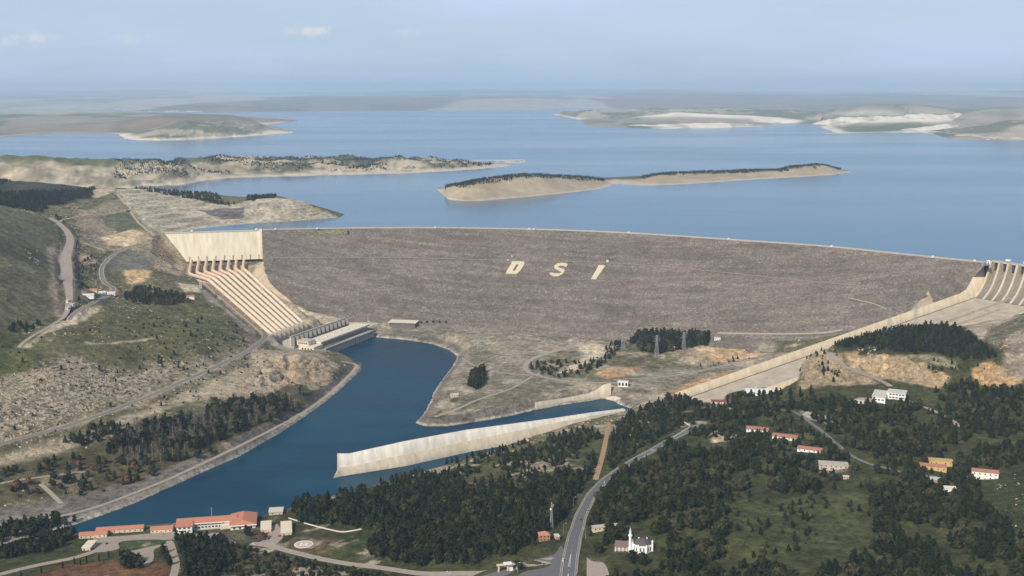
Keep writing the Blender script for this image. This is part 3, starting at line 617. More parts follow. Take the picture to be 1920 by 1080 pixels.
for key, name, m_ in [('entrance','entrance_road',M_PAVE),('lower','access_road',M_PAVE),('curl','access_road',M_PAVE),('dike','dike_track',M_GRAVEL),('ridge','ridge_road',M_PINK),('switchback','switchback_road',M_OLDASPH),
                      ('toe','dam_toe_road',M_GRAVEL),('track','valley_track',M_GRAVEL),('track_side','valley_track',M_GRAVEL),('quarry_road','quarry_road',M_PINK),('village','village_road',M_OLDASPH),('office_road','office_road',M_PAVE),('firebreak','earth_track',M_ORANGE),('left_farm','farm_track',M_GRAVEL),('farm_path','farm_track',M_CREAM),('farm_path_b','farm_track',M_CREAM),('farm_path_c','farm_track',M_CREAM),('flat_track','valley_track',M_GRAVEL),('flat_track_b','valley_track',M_GRAVEL),('left_link','farm_track',M_GRAVEL)]:
    o, p, w_ = road(key, name, m_)
    if key in ('entrance',):
        strip('kerb', p, .5, M_CURB, .24, w_/2+.2, parent=o); strip('kerb', p, .5, M_CURB, .24, -w_/2-.2, parent=o)
    if key == 'switchback':
        strip('kerb', p, .9, M_CURB, .3, w_/2+.4, parent=o); strip('kerb', p, .9, M_CURB, .3, -w_/2-.4, parent=o)
r1, p1, w1 = road('hill', 'hill_road', M_OLDASPH); strip('road_shoulder', p1, 1.6, M_GRAVEL, .19, w1/2+.8, parent=r1); strip('road_shoulder', p1, 1.6, M_GRAVEL, .19, -w1/2-.8, parent=r1)
r2, p2, w2 = road('gate_road', 'gate_road', M_ASPH, .205)
def yard(key, name, m):
    q = PADS[key]; tri = tessellate_polygon([[Vector((a[0], a[1], 0)) for a in q]])
    o = mk(name, q, [tuple(x) for x in tri], m); T(o, kind='structure')
    bm = bmesh.new(); bm.from_mesh(o.data); bmesh.ops.recalc_face_normals(bm, faces=bm.faces); bm.to_mesh(o.data); bm.free()
    if o.data.polygons[0].normal.z < 0: o.data.flip_normals()
    return o
for k_, n_ in (('yard','residence_yard'),('forecourt','residence_forecourt'),('loop','residence_drive'),('mosque_yard','mosque_pavement'),('junction','junction'),('office_yard','office_pavement'),('platform','powerhouse_platform')):
    yard(k_, n_, M_ASPH if k_ == 'junction' else M_PAVE if k_ != 'platform' else mat('platform_concrete', (.52,.45,.34), .9, .15, .1))
# ------------------------------------------------------------------ islands and far land
def land_mat(name, c_low, c_mid, c_top, sc, dark=0.0):
    m = bpy.data.materials.new(name); m.use_nodes = True; t = m.node_tree; b = t.nodes['Principled BSDF']
    a = N(t, 'ShaderNodeAttribute', attribute_name='col'); g_ = N(t, 'ShaderNodeNewGeometry')
    n = N(t, 'ShaderNodeTexNoise', i_Scale=sc, i_Detail=7, i_Roughness=.65); L(g_.outputs['Position'], n.inputs['Vector'], t)
    r = N(t, 'ShaderNodeMapRange'); r.inputs[1].default_value=.28; r.inputs[2].default_value=.72; r.inputs[3].default_value=.78; r.inputs[4].default_value=1.22; L(n.outputs[0], r.inputs[0], t)
    s_ = N(t, 'ShaderNodeVectorMath', operation='SCALE'); L(a.outputs['Color'], s_.inputs[0], t); L(r.outputs[0], s_.inputs['Scale'], t); L(s_.outputs[0], b.inputs['Base Color'], t)
    b.inputs['Roughness'].default_value = .95; b.inputs['Specular IOR Level'].default_value = .1
    return m
M_ISL = land_mat('island_soil', 0, 0, 0, .03); M_FAR = land_mat('far_soil', 0, 0, 0, .004)
def island(name, shore, sky_, depth, colf, back=1.0, rows=34, cols=260, rough=5, seed=1):
    """shore: water line nearest to the camera; sky_: the crest behind it, depth metres farther back at its highest"""
    shore, sky_ = np.asarray(shore, float), np.asarray(sky_, float)
    px = np.linspace(shore[0, 0], shore[-1, 0], cols); sy = np.interp(px, shore[:, 0], shore[:, 1]); ky = np.interp(px, sky_[:, 0], sky_[:, 1])
    v = np.zeros((rows, cols, 3)); e = np.sin(np.linspace(0, math.pi, cols))**.5
    for j in range(cols):
        a = P(px[j], sy[j], LAKE); d_ = depth*(.25+.75*e[j]); r = PY(px[j], ky[j], a[1]+d_); hgt = max(1.5, r[2]-LAKE)
        for i in range(rows):
            q = i/(rows-1)
            if q <= .6: k = q/.6; y = a[1]+d_*k; z = LAKE-1.5+(hgt+1.5)*(1-(1-k)**1.7)
            else: k = (q-.6)/.4; y = a[1]+d_+d_*back*k; z = LAKE-3+(hgt+3)*(1-k**1.6)
            v[i, j] = (a[0]*y/a[1] if False else a[0]+(r[0]-a[0])*(y-a[1])/d_, y, z)
    hh = np.clip((v[..., 2]-LAKE)/12, 0, 1)
    v[..., 2] += hh*(fbm(v[..., 0], v[..., 1], 130, 5, seed)*rough-np.abs(fbm(v[..., 0], v[..., 1]*.4, 70, 3, seed+9))*rough*.9)
    hmax = np.maximum(8, v[..., 2].max(0)-LAKE)[None]
    c = colf(v, (v[..., 2]-LAKE), hmax, np.linspace(0, 1, rows)[:, None]+np.zeros((1, cols)), px[None]+np.zeros((rows, 1)))
    o = mk(name, v.reshape(-1, 3), grid_faces(rows, cols), M_ISL, smooth=True, col=np.concatenate([c, np.ones(c.shape[:2]+(1,))], -1).reshape(-1, 4)); T(o, kind='structure')
    return v
def mixc(a, b_, k): return np.asarray(a)*(1-k[..., None])+np.asarray(b_)*k[..., None]
def col_bare(v, h, hm, q, px):
    n_ = fbm(v[..., 0], v[..., 1], 90, 4, 5); c = mixc((.44,.36,.25), (.36,.295,.20), sstep(-.3, .4, n_))
    c = mixc(c, (.50,.43,.32), sstep(4, 1, h)); c = mixc(c, (.10,.105,.065), sstep(.50, .62, q+n_*.12)); return c
def col_pen(v, h, hm, q, px):
    n_ = fbm(v[..., 0], v[..., 1], 160, 5, 15); c = mixc((.50,.42,.30), (.30,.25,.165), sstep(-.15, .3, fbm(v[..., 0], v[..., 1]*.6, 80, 4, 19)))
    c = mixc(c, (.12,.12,.075), sstep(-.12, .08, n_)*sstep(5, 14, h)*sstep(200, 360, px+n_*160)); c = mixc(c, (.55,.48,.37), sstep(7, 2, h))
    c = mixc(c, (.13,.14,.07), sstep(.36, .5, q+n_*.1)*sstep(420, 300, px)); return c
ISL_V = island('island', [(820,357),(832,366),(840,374),(870,377.5),(900,377),(1000,368.5),(1130,355),(1150,350),(1200,350),(1300,345),(1400,338),(1500,332),(1560,328),(1594,324)],
       [(820,355),(840,348),(880,341),(930,332),(975,327),(1020,327),(1080,333),(1130,337),(1200,334),(1240,326),(1280,324),(1400,320),(1460,318),(1480,313),(1520,309),(1545,309),(1580,319),(1594,323)], 330, col_bare, .7, seed=31)
PEN_V = island('peninsula', [(-160,362),(0,360),(200,356),(300,352),(345,346),(385,339),(430,334),(520,331.5),(640,328.5),(760,325.5),(870,320),(950,313),(985,306)],
       [(-160,292),(0,289),(50,288),(100,293),(200,297),(310,303),(335,299),(430,297.5),(600,296),(700,297),(800,297),(870,302),(940,301),(975,300.5),(985,304)], 620, col_pen, .8, cols=520, rough=26, seed=41)
def col_white(v, h, hm, q, px):
    n_ = fbm(v[..., 0]*2.2, v[..., 1]*.6, 260, 4, 25); c = mixc((.78,.70,.57), (.52,.44,.34), sstep(.0, .35, n_)); return mixc(c, (.2,.19,.12), sstep(.52, .6, q+n_*.06))
def col_green(v, h, hm, q, px):
    n_ = fbm(v[..., 0], v[..., 1], 420, 5, 26); c = mixc((.16,.165,.10), (.40,.34,.25), sstep(-.05, .25, n_)); return mixc(c, (.72,.64,.51), sstep(14, 5, h))
island('white_bluff', [(1522,233),(1560,237.5),(1640,238),(1720,236.5),(1790,233),(1835,230)], [(1522,232),(1545,225),(1580,219),(1610,217.5),(1640,218),(1700,215),(1760,213),(1800,212.5),(1835,216)], 700, col_white, .9, cols=200, rough=22, seed=61)
island('white_bluff', [(1098,237),(1180,239.5),(1260,241),(1350,240),(1436,236)], [(1098,236),(1180,234.5),(1260,231.5),(1320,229.5),(1390,230.5),(1436,235)], 420, col_white, .9, cols=200, rough=9, seed=62)
island('white_spit', [(1548,251),(1640,250.5),(1730,248),(1830,242)], [(1548,250),(1620,247),(1680,243.5),(1730,237),(1775,231.5),(1830,233)], 520, col_white, .9, cols=160, rough=10, seed=63)
island('green_hill', [(1722,249),(1790,259),(1850,262),(1930,263),(2010,264)], [(1722,247),(1790,246),(1840,236),(1880,226),(1930,222),(2010,220)], 900, col_green, .9, cols=160, rough=22, seed=64)
island('far_hill', [(232,262),(300,263.5),(380,260.5),(460,256),(548,249)], [(232,260),(270,246),(300,236),(340,226),(380,227),(430,229),(480,232),(520,239),(548,247)], 900, col_green, .9, cols=200, rough=24, seed=65)
island('far_shore_hill', [(1040,216),(1100,226),(1200,228),(1330,228),(1460,230),(1540,230)], [(1040,213),(1075,207),(1150,206),(1260,204),(1380,205),(1460,208),(1540,213)], 1500, col_green, .9, cols=200, rough=30, seed=66)
# far country: one sheet running to the horizon, low hills, bays of the lake left out
fy = 6200*(75000/6200)**np.linspace(0, 1, 330); fu = np.linspace(-.72, .72, 700)
FX = fu[None]*fy[:, None]; FY = fy[:, None]+np.zeros((1, 700))
def wl(pts): return np.array([P(x, y, LAKE)[:2] for x, y in pts])
far_l = wl([(-700,262),(0,258),(60,254),(100,250),(200,250),(235,261),(300,263),(380,260),(460,255),(545,248.5),(560,244),(470,236),(560,226),(400,214),(250,210),(60,206),(-700,205)])
far_r = wl([(1030,213),(1090,226),(1102,238),(1250,241.5),(1430,237.5),(1450,231),(1525,232),(1545,240),(1560,251),(1650,250.5),(1725,247),(1790,261),(1900,263),(2600,268),(2600,204),(1200,205)])
far_m = wl([(-1500,199),(0,203),(200,206),(420,210.5),(640,208),(900,207),(1010,207),(1090,204),(1300,203),(3200,201),(3200,174),(-1500,174)])
jx = fbm(FX, FY, 500, 4, 51)*220
sdl, sdr, sdm = sdist(far_l, FX, FY)+jx*.5, sdist(far_r, FX, FY)+jx*.25, sdist(far_m, FX, FY)+jx*4
sdf = np.maximum(np.maximum(sdl, sdr), sdm)
nh = fbm(FX, FY, 2600, 5, 61); nr_ = fbm(FX, FY*.5, 900, 4, 62)
hills = sstep(0, 1500, sdf)*(28+nh*55+np.abs(nr_)*40)+sstep(0, 60, sdf)*7
hills += sstep(15000, 40000, FY)*sstep(0, 3000, sdf)*np.maximum(0, fbm(FX, FY, 9000, 4, 71)+.15)*330
def bump(px, py, rx, ry, hgt):
    c_ = P(px, py, LAKE)[:2]; d_ = ((FX-c_[0])/rx)**2+((FY-c_[1])/ry)**2; return hgt*np.exp(-d_*d_)
ex = bump(1680,224,760,700,150)+bump(1330,230,930,420,62)+bump(1700,240,520,300,55)+bump(380,238,700,900,95)+bump(440,249,600,330,45)+bump(1900,234,420,900,110)+bump(1230,222,1500,900,45)
hills += ex*sstep(-10, 260, sdf)
FZ = np.where(sdf > 0, LAKE+.3+np.minimum(hills, .3*np.maximum(sdf, 0)+hills*sstep(0, 400, sdf)), LAKE-6-np.minimum(30, -sdf*.1))
fn, fn2, fn3 = fbm(FX, FY*.45, 1500, 5, 81), fbm(FX, FY*.4, 600, 4, 82), fbm(FX, FY*.35, 2800, 4, 83)
c = mixc((.23,.20,.145), (.15,.165,.09), sstep(-.12, .12, fn)); wx, wy = FX*.9+FY*.2+fbm(FX, FY, 900, 2, 85)*300, FY*.8-FX*.15+fbm(FX, FY, 900, 2, 86)*400
fid = _h(np.floor(wx/520), np.floor(wy/760), 5); c = mixc(c, (.13,.155,.075), (fid < .22)*.8); c = mixc(c, (.38,.32,.24), (fid > .78)*.7); c = mixc(c, (.27,.18,.13), ((fid > .5) & (fid < .6))*.6)
c = mixc(c, (.36,.31,.23), sstep(.06, .2, fn2)*.7); c = mixc(c, (.27,.19,.14), sstep(.16, .3, fn3)*.5)
pale = sstep(150, 60, sdf)*sstep(.0, .25, fbm(FX, FY, 1700, 3, 91))*.8; pale = np.maximum(pale, sstep(.25, .5, ex/110)*sstep(1700, 900, sdf)*((sdr > 0))*sstep(-.5, -.2, fn2)*(FX < P(1840,235,LAKE)[0]))
pale = np.maximum(pale, sstep(300, 100, sdf)*(sdr > 0)*sstep(12, 25, ex))
c = mixc(c, (.80,.72,.58), np.clip(pale, 0, 1))
haze_fade = sstep(14000, 24000, FY); c = mixc(c, (.22,.20,.175), haze_fade*.75)  # haze put into the colour: distant land fades to one muted tone
c = mixc(c, (.42,.39,.35), sstep(.26, .36, fbm(FX, FY*.25, 3500, 4, 95))*sstep(9000, 16000, FY)*.9)
far = mk('far_country', np.stack([FX, FY, FZ], -1).reshape(-1, 3), grid_faces(*FX.shape), M_FAR, smooth=True, col=np.concatenate([c, np.ones(c.shape[:2]+(1,))], -1).reshape(-1, 4)); T(far, kind='structure')
# ------------------------------------------------------------------ haze: one box of even air round the scene
hb = MB().box(-55000, 55000, -3000, 78000, -40, 760).build('haze', None); T(hb, kind='stuff', label='pale blue haze thickening towards the far shore', cat='haze')
hm = bpy.data.materials.new('haze_air'); hm.use_nodes = True; t = hm.node_tree; t.nodes.clear()
pv = N(t, 'ShaderNodeVolumePrincipled'); pv.inputs['Color'].default_value = (.60,.79,1.0,1); pv.inputs['Density'].default_value = 4.0e-5; pv.inputs['Anisotropy'].default_value = 0
om = N(t, 'ShaderNodeOutputMaterial'); L(pv.outputs[0], om.inputs['Volume'], t); hb.data.materials.append(hm)
# ================================================================== THE DAM
M_ROCK = bpy.data.materials.new('dam_rockfill'); M_ROCK.use_nodes = True; t = M_ROCK.node_tree; b = t.nodes['Principled BSDF']
geo = N(t, 'ShaderNodeNewGeometry')
rot = N(t, 'ShaderNodeMapping'); rot.inputs['Rotation'].default_value = (0, 0, -math.atan2(-.31, .95)); L(geo.outputs['Position'], rot.inputs[0], t)
stv = N(t, 'ShaderNodeMapping'); stv.inputs['Scale'].default_value = (.12, 1, 1); L(rot.outputs[0], stv.inputs[0], t)
na, nb, nc_, nd = noise(.28, 4, .75), noise(.05, 5, .65), noise(.055, 4, .6, stv.outputs[0]), noise(.006, 3, .5)
vo = N(t, 'ShaderNodeTexVoronoi', i_Scale=.34); L(geo.outputs['Position'], vo.inputs['Vector'], t)
hs = N(t, 'ShaderNodeSeparateColor'); L(vo.outputs['Color'], hs.inputs[0], t)
v_ = mmath('MULTIPLY', mmath('MULTIPLY', mrange(na, .25, .75, .72, 1.28), mrange(hs.outputs[0], 0, 1, .8, 1.22)), mmath('MULTIPLY', mrange(nb, .3, .7, .85, 1.15), mmath('MULTIPLY', mrange(nc_, .3, .7, .84, 1.16), mrange(nd, .35, .65, .92, 1.1))))
s_ = N(t, 'ShaderNodeVectorMath', operation='SCALE'); s_.inputs[0].default_value = (.182, .152, .126); L(v_, s_.inputs['Scale'], t)
pl = N(t, 'ShaderNodeMix', data_type='RGBA'); pl.inputs['B'].default_value = (.42,.36,.29,1); L(mmath('MULTIPLY', mrange(hs.outputs[1], .86, .97, 0, .75), mrange(nc_, .4, .62, .15, 1)), pl.inputs['Factor'], t); L(s_.outputs[0], pl.inputs['A'], t)
L(pl.outputs['Result'], b.inputs['Base Color'], t); b.inputs['Roughness'].default_value = .95; b.inputs['Specular IOR Level'].default_value = .1
bp = N(t, 'ShaderNodeBump'); bp.inputs['Strength'].default_value = .9; bp.inputs['Distance'].default_value = 1.4; L(mmath('ADD', na, hs.outputs[2]), bp.inputs['Height'], t); L(bp.outputs[0], b.inputs['Normal'], t)
M_CONC = mat('pale_concrete', (.76,.69,.525), .85, .2, .12, 7, streak=(1, 1, .14))
M_CONC2 = mat('weathered_concrete', (.50,.43,.33), .88, .18, .09, 6, streak=(1, 1, .3))
M_CONC3 = mat('grey_concrete', (.36,.33,.29), .9, .2, .07, 6)
M_WALLC = mat('stained_wall_concrete', (.52,.45,.34), .88, .28, .13, 7, streak=(1, 1, .15))
M_DARK = mat('dark_opening', (.035,.035,.04), .6, .05, .5)
dam = empty('dam', (0, 0, 0)); T(dam, 'broad grey brown rockfill dam holding back the lake, pale letters on its face', 'dam')
NC = 620; rows = []
for v, a, z_ in zip(VS, SLO, SHI):
    s = np.linspace(a, z_, NC); q = face(s, np.full(NC, v)); rows.append(q)
fv = np.array(rows); FU, FW = spuw(fv[..., 0], fv[..., 1]); uc = np.clip(FU, 0, 1.05)
cutz = SA[2]+(SB[2]-SA[2])*uc+wall_h(np.clip(uc, 0, 1))-1.5+np.maximum(0, -FW-wall_h(np.clip(uc, 0, 1))*.28-4)*1.5; CUT = (fv[..., 2] > cutz) & (FU > -.03) & (FU < 1.05); CUT[0] = False
fv[..., 2] = np.where(CUT, cutz, fv[..., 2]); am = fbm(fv[..., 0], fv[..., 1], 9, 3, 101)*.9+fbm(fv[..., 0], fv[..., 1], 60, 3, 102)*1.2
am *= sstep(0, 10, VS)[:, None]; fv[..., 2] += am
# a dressed edge on both flanks: the fill drops away steeply beside the penstocks and the spillway
fl = fv[:, :1]+np.array([-14, -5, -13]); fl2 = fv[:, :1]+np.array([-40, -12, -44])
up = CR.copy(); sA = face(np.linspace(0, 1, NC), np.zeros(NC))
ta = np.array([-NRM[0], -NRM[1], 0])
deck = [sA+ta*14, sA+ta*14+[0,0,0], sA+ta*60+np.array([0,0,-28])]
full = np.vstack([deck[2][None], deck[0][None], sA[None], fv[1:]])
rf = mk('rockfill_face', full.reshape(-1, 3), grid_faces(len(full), NC), M_ROCK, dam, smooth=True); rf.data.flip_normals(); rf.data.materials.append(mat('tan_cut_rock', (.46,.36,.24), .95, .25, .06, 6, bump=2, bscale=.1))
cf_ = np.zeros((len(full)-1, NC-1), np.int32); cf_[2:] = ((CUT[1:, 1:] | CUT[1:, :-1]) & (FU[1:, 1:] > .2) & (FU[1:, 1:] < .6) & (FW[1:, 1:]+30*fbm(fv[1:, 1:, 0], fv[1:, 1:, 1], 40, 3, 8) > -26)); rf.data.polygons.foreach_set('material_index', cf_.ravel())
flank = np.concatenate([fl2, fl, fv[:, :1]], 1); flank = flank[proj(fv[:, 0])[1] > 490]
mk('cut_flank', flank.reshape(-1, 3), grid_faces(len(flank), 3), mat('tan_cut_rock', (.50,.40,.27), .95, .25, .06, 6, bump=2, bscale=.1), dam)
crd = sA+ta*7; crd = crd.copy()
strip('crest_road', crd, 10, M_OLDASPH, .12, parent=dam)
for off in (6.2, -6.2): 
    q = crd.copy(); mbp = MB(); d = np.gradient(q[:, :2], axis=0); d /= np.linalg.norm(d, axis=1)[:, None]; n_ = np.c_[-d[:, 1], d[:, 0]]
    i0 = q[:, :2]+n_*(off-.4); i1 = q[:, :2]+n_*(off+.4); st = slice(None, None, 6); i0, i1, zz = i0[st], i1[st], q[st, 2]
    v = np.concatenate([np.c_[i0, zz], np.c_[i0, zz+1.6], np.c_[i1, zz+1.6], np.c_[i1, zz]], 1).reshape(-1, 4, 3)
    mk('parapet', v.reshape(-1, 3), grid_faces(len(v), 4), M_CONC3, dam)
# ray onto the dam face
SG, VG = np.meshgrid(np.linspace(0, 1, 500), np.linspace(0, 440, 300)); FG = face(SG, VG); FPX, FPY = proj(FG)
def onface(px, py, lift=0.9):
    k = np.argmin((FPX-px)**2+(FPY-py)**2); j, i = np.unravel_index(k, FPX.shape); j = min(max(j, 1), 298); i = min(max(i, 1), 498)
    p = FG[j, i]; n = np.cross(FG[j, i+1]-FG[j, i-1], FG[j+1, i]-FG[j-1, i]); n /= np.linalg.norm(n); n = n if n[2] > 0 else -n
    d = ray(px, py); o_ = np.array([0, 0, H]); tt = np.dot(p+n*lift-o_, n)/np.dot(d, n); return o_+d*tt, n
M_LET = mat('pale_stone', (.62,.54,.36), .9, .16, .5)
def letter(polys, name='letter'):
    mbx = MB()
    for poly in polys:
        top = []; n = None
        for x, y in poly: q, n = onface(900+x/6.857, 460+y/6.857, 1.6); top.append(q)
        bot = [q-n*2.2 for q in top]; k = len(top)
        mbx.add(top+bot, [tuple(range(k)), tuple(range(2*k-1, k-1, -1))]+[(i, i+k, (i+1) % k+k, (i+1) % k) for i in range(k)])
    o = mbx.build(name, M_LET, dam)
    bm = bmesh.new(); bm.from_mesh(o.data); bmesh.ops.recalc_face_normals(bm, faces=bm.faces); bm.to_mesh(o.data); bm.free(); return o
T(letter([[(410,203),(572,207),(566,243),(398,239)],[(398,239),(468,241),(420,325),(348,321)],[(500,242),(566,243),(577,232),(520,322),(486,355),(450,326)],[(348,321),(450,326),(486,355),(465,362),(330,360)]]), label='pale stone letter D')
T(letter([[(1128,238),(1100,228),(1085,262),(1112,272)],[(1100,228),(1050,222),(1050,255),(1085,262)],[(1050,222),(990,232),(1015,262),(1050,255)],[(990,232),(955,262),(1000,280),(1015,262)],[(955,262),(955,290),(990,308),(1000,280)],[(1000,280),(1080,305),(1050,338),(990,308)],[(1080,305),(1090,325),(1045,350),(1050,338)],[(1090,325),(1065,365),(1030,358),(1045,350)],[(1065,365),(1010,392),(1000,362),(1030,358)],[(1010,392),(940,390),(950,358),(1000,362)],[(940,390),(895,365),(912,345),(950,358)]]), label='pale stone letter S')
T(letter([[(1530,252),(1612,258),(1492,432),(1428,428)],[(1625,190),(1650,188),(1655,205),(1640,215),(1622,208)]]), label='pale stone letter I with its white dot')
for pxs, wd, m_ in [([(494,484),(700,482.5),(950,488),(1139,492.5),(1300,505),(1500,525.5),(1640,538)], 3.5, mat('berm_gravel', (.25,.21,.175), .95, .2, .2)), ([(1590,558),(1640,570),(1662,580)], 4, M_GRAVEL), ([(1345,624),(1400,625.5),(1480,626),(1545,624),(1580,618)], 6, M_GRAVEL), ([(1000,440),(992,452),(985,462)], 2.5, M_GRAVEL)]:
    q = resample(np.array([onface(x, y, 1.2)[0] for x, y in smooth_px(pxs, 8)]), 8)
    dn = np.array([NRM[0], NRM[1], -KF]); bw = wd/2; V = np.stack([q-dn*bw, q+dn*bw], 1).reshape(-1, 3)
    o = mk('berm_track', V, grid_faces(len(q), 2), m_, dam)
    if o.data.polygons[0].normal.z < 0: o.data.flip_normals()
def fixn(o):
    bm = bmesh.new(); bm.from_mesh(o.data); bmesh.ops.recalc_face_normals(bm, faces=bm.faces); bm.to_mesh(o.data); bm.free(); return o
# ------------------------------------------------------------------ small things along the crest
def booth(px, py, z, lab, s=1.0, grp=None):
    q = P(px, py, z) if z else onface(px, py, .3)[0]
    o = empty('guard_booth', q, -.31); T(o, lab, 'booth', grp)
    MB().box(-2*s,2*s,-2*s,2*s,0,3.2*s).build('wall', M_WHITE, o); MB().prism([(-2.5*s,-2.5*s),(2.5*s,-2.5*s),(2.5*s,2.5*s),(-2.5*s,2.5*s)], 3.2*s, 4.3*s, .3).build('roof', mat('pale_roof', (.7,.68,.63), .7, .08, .5), o)
    MB().box(-.6*s,.6*s,-2.04*s,-1.99*s,0,2.1*s).build('door', M_DARK, o)
GB = 'small white booths along the dam crest'
for i, (x, y, lab) in enumerate([(360,434.5,'white booth on the intake wall top, far left of the crest'),(481,431.5,'white booth at the right end of the intake wall top'),(517,431,'white booth on the crest just right of the intake wall'),(595,430,'white booth on the crest above the penstock slope'),(816,428,'white booth on the crest in line with the valley building'),(992,430.5,'left one of the pair of white booths above the letter D'),(1001,431,'right one of the pair of white booths above the letter D'),(1179,437.5,'white booth on the crest above the dotted letter I'),
      (1366,449.5,'white booth on the crest above the dark wood at the toe'),(1559,463.5,'white booth on the crest two thirds of the way to the spillway'),(1749,483,'white booth on the crest left of the spillway pair'),(1827,490.5,'white booth close to the left of the spillway wall head'),(1853,493.5,'white booth standing right on the head of the spillway wall')]):
    booth(x, y, CREST+.2, lab, 1.0 if i != 12 else 1.5, GB)
for x, y, lab in [(960,481.5,'white hut on the dam face above the letter D'),(953,488.5,'white hut on the dam face touching the corner of letter D'),(1498,640,'white hut low on the dam face beside the spillway cut')]: booth(x, y, 0, lab, .7, 'white huts on the dam face')
# ================================================================== INTAKE WALL
iw = empty('intake_wall', (IWL[0], IWL[1], 0)); T(iw, 'tall cream concrete intake wall above the penstocks at the left dam end', 'intake wall')
ex_ = (IWR-IWL)[:2]; LW = np.linalg.norm(ex_); ex_ /= LW; ey_ = np.array([ex_[1], -ex_[0]]); ey_ = ey_ if ey_[1] < 0 else -ey_      # ey_: towards the camera
def iwp(a, d, z): q = ex_*a+ey_*d; return (q[0], q[1], z)
BI = 38*LW/180
mb = MB(); A = [iwp(0,0,CREST),iwp(LW,0,CREST),iwp(LW,-16,CREST),iwp(0,-16,CREST)]; B_ = [iwp(BI,9,100),iwp(LW+2,9,100),iwp(LW+2,-16,100),iwp(BI,-16,100)]
v, f = hexa(B_, A); mb.add(v, f); mb.build('face', M_CONC, iw)
mb = MB(); v, f = hexa([iwp(LW-4,12,100),iwp(LW+6,12,100),iwp(LW+6,-16,100),iwp(LW-4,-16,100)], [iwp(LW-3,1.5,CREST+2.5),iwp(LW+2.5,1.5,CREST+2.5),iwp(LW+2.5,-16,CREST+2.5),iwp(LW-3,-16,CREST+2.5)]); mb.add(v, f); mb.build('end_buttress', M_CONC, iw)
mb = MB(); v, f = hexa([iwp(0,.9,CREST-1),iwp(LW-4,.9,CREST-1),iwp(LW-4,-.3,CREST-1),iwp(0,-.3,CREST-1)], [iwp(0,.9,CREST+1.2),iwp(LW-4,.9,CREST+1.2),iwp(LW-4,-.3,CREST+1.2),iwp(0,-.3,CREST+1.2)]); mb.add(v, f); mb.build('parapet', M_CONC2, iw)
for k in range(9):
    a = BI+6+(LW-BI-14)*k/8; mb = MB(); v, f = hexa([iwp(a-1,9.5,100),iwp(a+1,9.5,100),iwp(a+1,6,100),iwp(a-1,6,100)], [iwp(a-1,9.8,112),iwp(a+1,9.8,112),iwp(a+1,7.5,112),iwp(a-1,7.5,112)]); mb.add(v, f); mb.build('buttress', M_CONC2, iw)
# ================================================================== PENSTOCKS
M_PIPE = mat('cream_pipe_paint', (.70,.58,.43), .6, .10, .15, streak=(1, 1, 1)); M_PIPE2 = mat('salmon_pipe_paint', (.62,.45,.33), .6, .10, .15)
ORD = ['leftmost penstock, with the longest bend beside the service stair','second penstock from the left in the fan of eight','third penstock from the left in the fan of eight','fourth penstock from the left in the fan of eight','fourth penstock from the right in the fan of eight','third penstock from the right in the fan of eight','second penstock from the right in the fan of eight','rightmost penstock, next to the tan rock cut of the dam']
R_ = 3.75
def pipe_mesh(pts, r, n=14):
    pts = np.array(pts); V = []; d = np.gradient(pts, axis=0)
    for p, q in zip(pts, d):
        qt = Vector(q).normalized().to_track_quat('Y', 'Z')
        for k in range(n):
            th = 2*math.pi*k/n; V.append(Vector(p)+qt @ Vector((r*math.cos(th), 0, r*math.sin(th))))
    F_ = []
    for i in range(len(pts)-1):
        for k in range(n): F_.append((i*n+k, i*n+(k+1) % n, (i+1)*n+(k+1) % n, (i+1)*n+k))
    return V, F_
def bendpath(pts, step=6, r=2):
    q = resample(np.array(pts), step); 
    for _ in range(r):
        w_ = np.vstack([q[:1], q, q[-1:]]); q2 = (w_[:-2]+w_[1:-1]+w_[2:])/3; q2[0], q2[-1] = q[0], q[-1]; q = q2
    return q
for k in range(8):
    o = empty('penstock', PEN[k, 3]); T(o, 'cream steel '+ORD[k], 'penstock', 'eight penstocks running down to the powerhouse')
    up_ = bendpath([PEN[k,0], PEN[k,1], PEN[k,2]+(PEN[k,1]-PEN[k,2])*.0])-PEN[k, 3]; lowp = bendpath([PEN[k,2], PEN[k,3]])-PEN[k, 3]
    allp = bendpath(list(PEN[k]))-PEN[k, 3]; cut = int(np.argmin(np.linalg.norm(allp-(PEN[k,2]-PEN[k,3]), axis=1)))
    for nm, seg, m_ in (('upper_pipe', allp[:cut+1], M_PIPE2), ('lower_pipe', allp[cut:], M_PIPE)):
        if len(seg) > 1: v, f = pipe_mesh(seg, R_); mk(nm, v, f, m_, o, smooth=True)
    ev = (PEN[k,3]-PEN[k,2]); ev[2] = 0; ev /= np.linalg.norm(ev); eh = np.array([ev[1], -ev[0], 0])
    q4 = [eh*a_*6.2+ev*b_*7 for a_, b_ in ((-1,-.6),(1,-.6),(1,1),(-1,1))]; mb = MB(); mb.add(*hexa([p_+[0,0,-17] for p_ in q4], [p_*[.85,.85,1]+[0,0,3.4] for p_ in q4])); fixn(mb.build('anchor_block', M_CONC2, o))
    for fr in np.linspace(.03, .97, 9):
        q = (PEN[k,2]*(1-fr)+PEN[k,3]*fr)-PEN[k,3]; d = (PEN[k,3]-PEN[k,2])/np.linalg.norm(PEN[k,3]-PEN[k,2])
        mb = MB().tube(q-d*.7, q+d*.7, R_+.35, n=14); hv = np.array([d[1], -d[0], 0]); hv /= np.linalg.norm(hv)
        mb.add(*hexa([q-d*1.2+hv*4+[0,0,-7.5], q-d*1.2-hv*4+[0,0,-7.5], q+d*1.2-hv*4+[0,0,-7.5], q+d*1.2+hv*4+[0,0,-7.5]], [q-d*1.2+hv*3+[0,0,-3.2], q-d*1.2-hv*3+[0,0,-3.2], q+d*1.2-hv*3+[0,0,-3.2], q+d*1.2+hv*3+[0,0,-3.2]]))
        mb.build('saddle', M_CONC2, o)
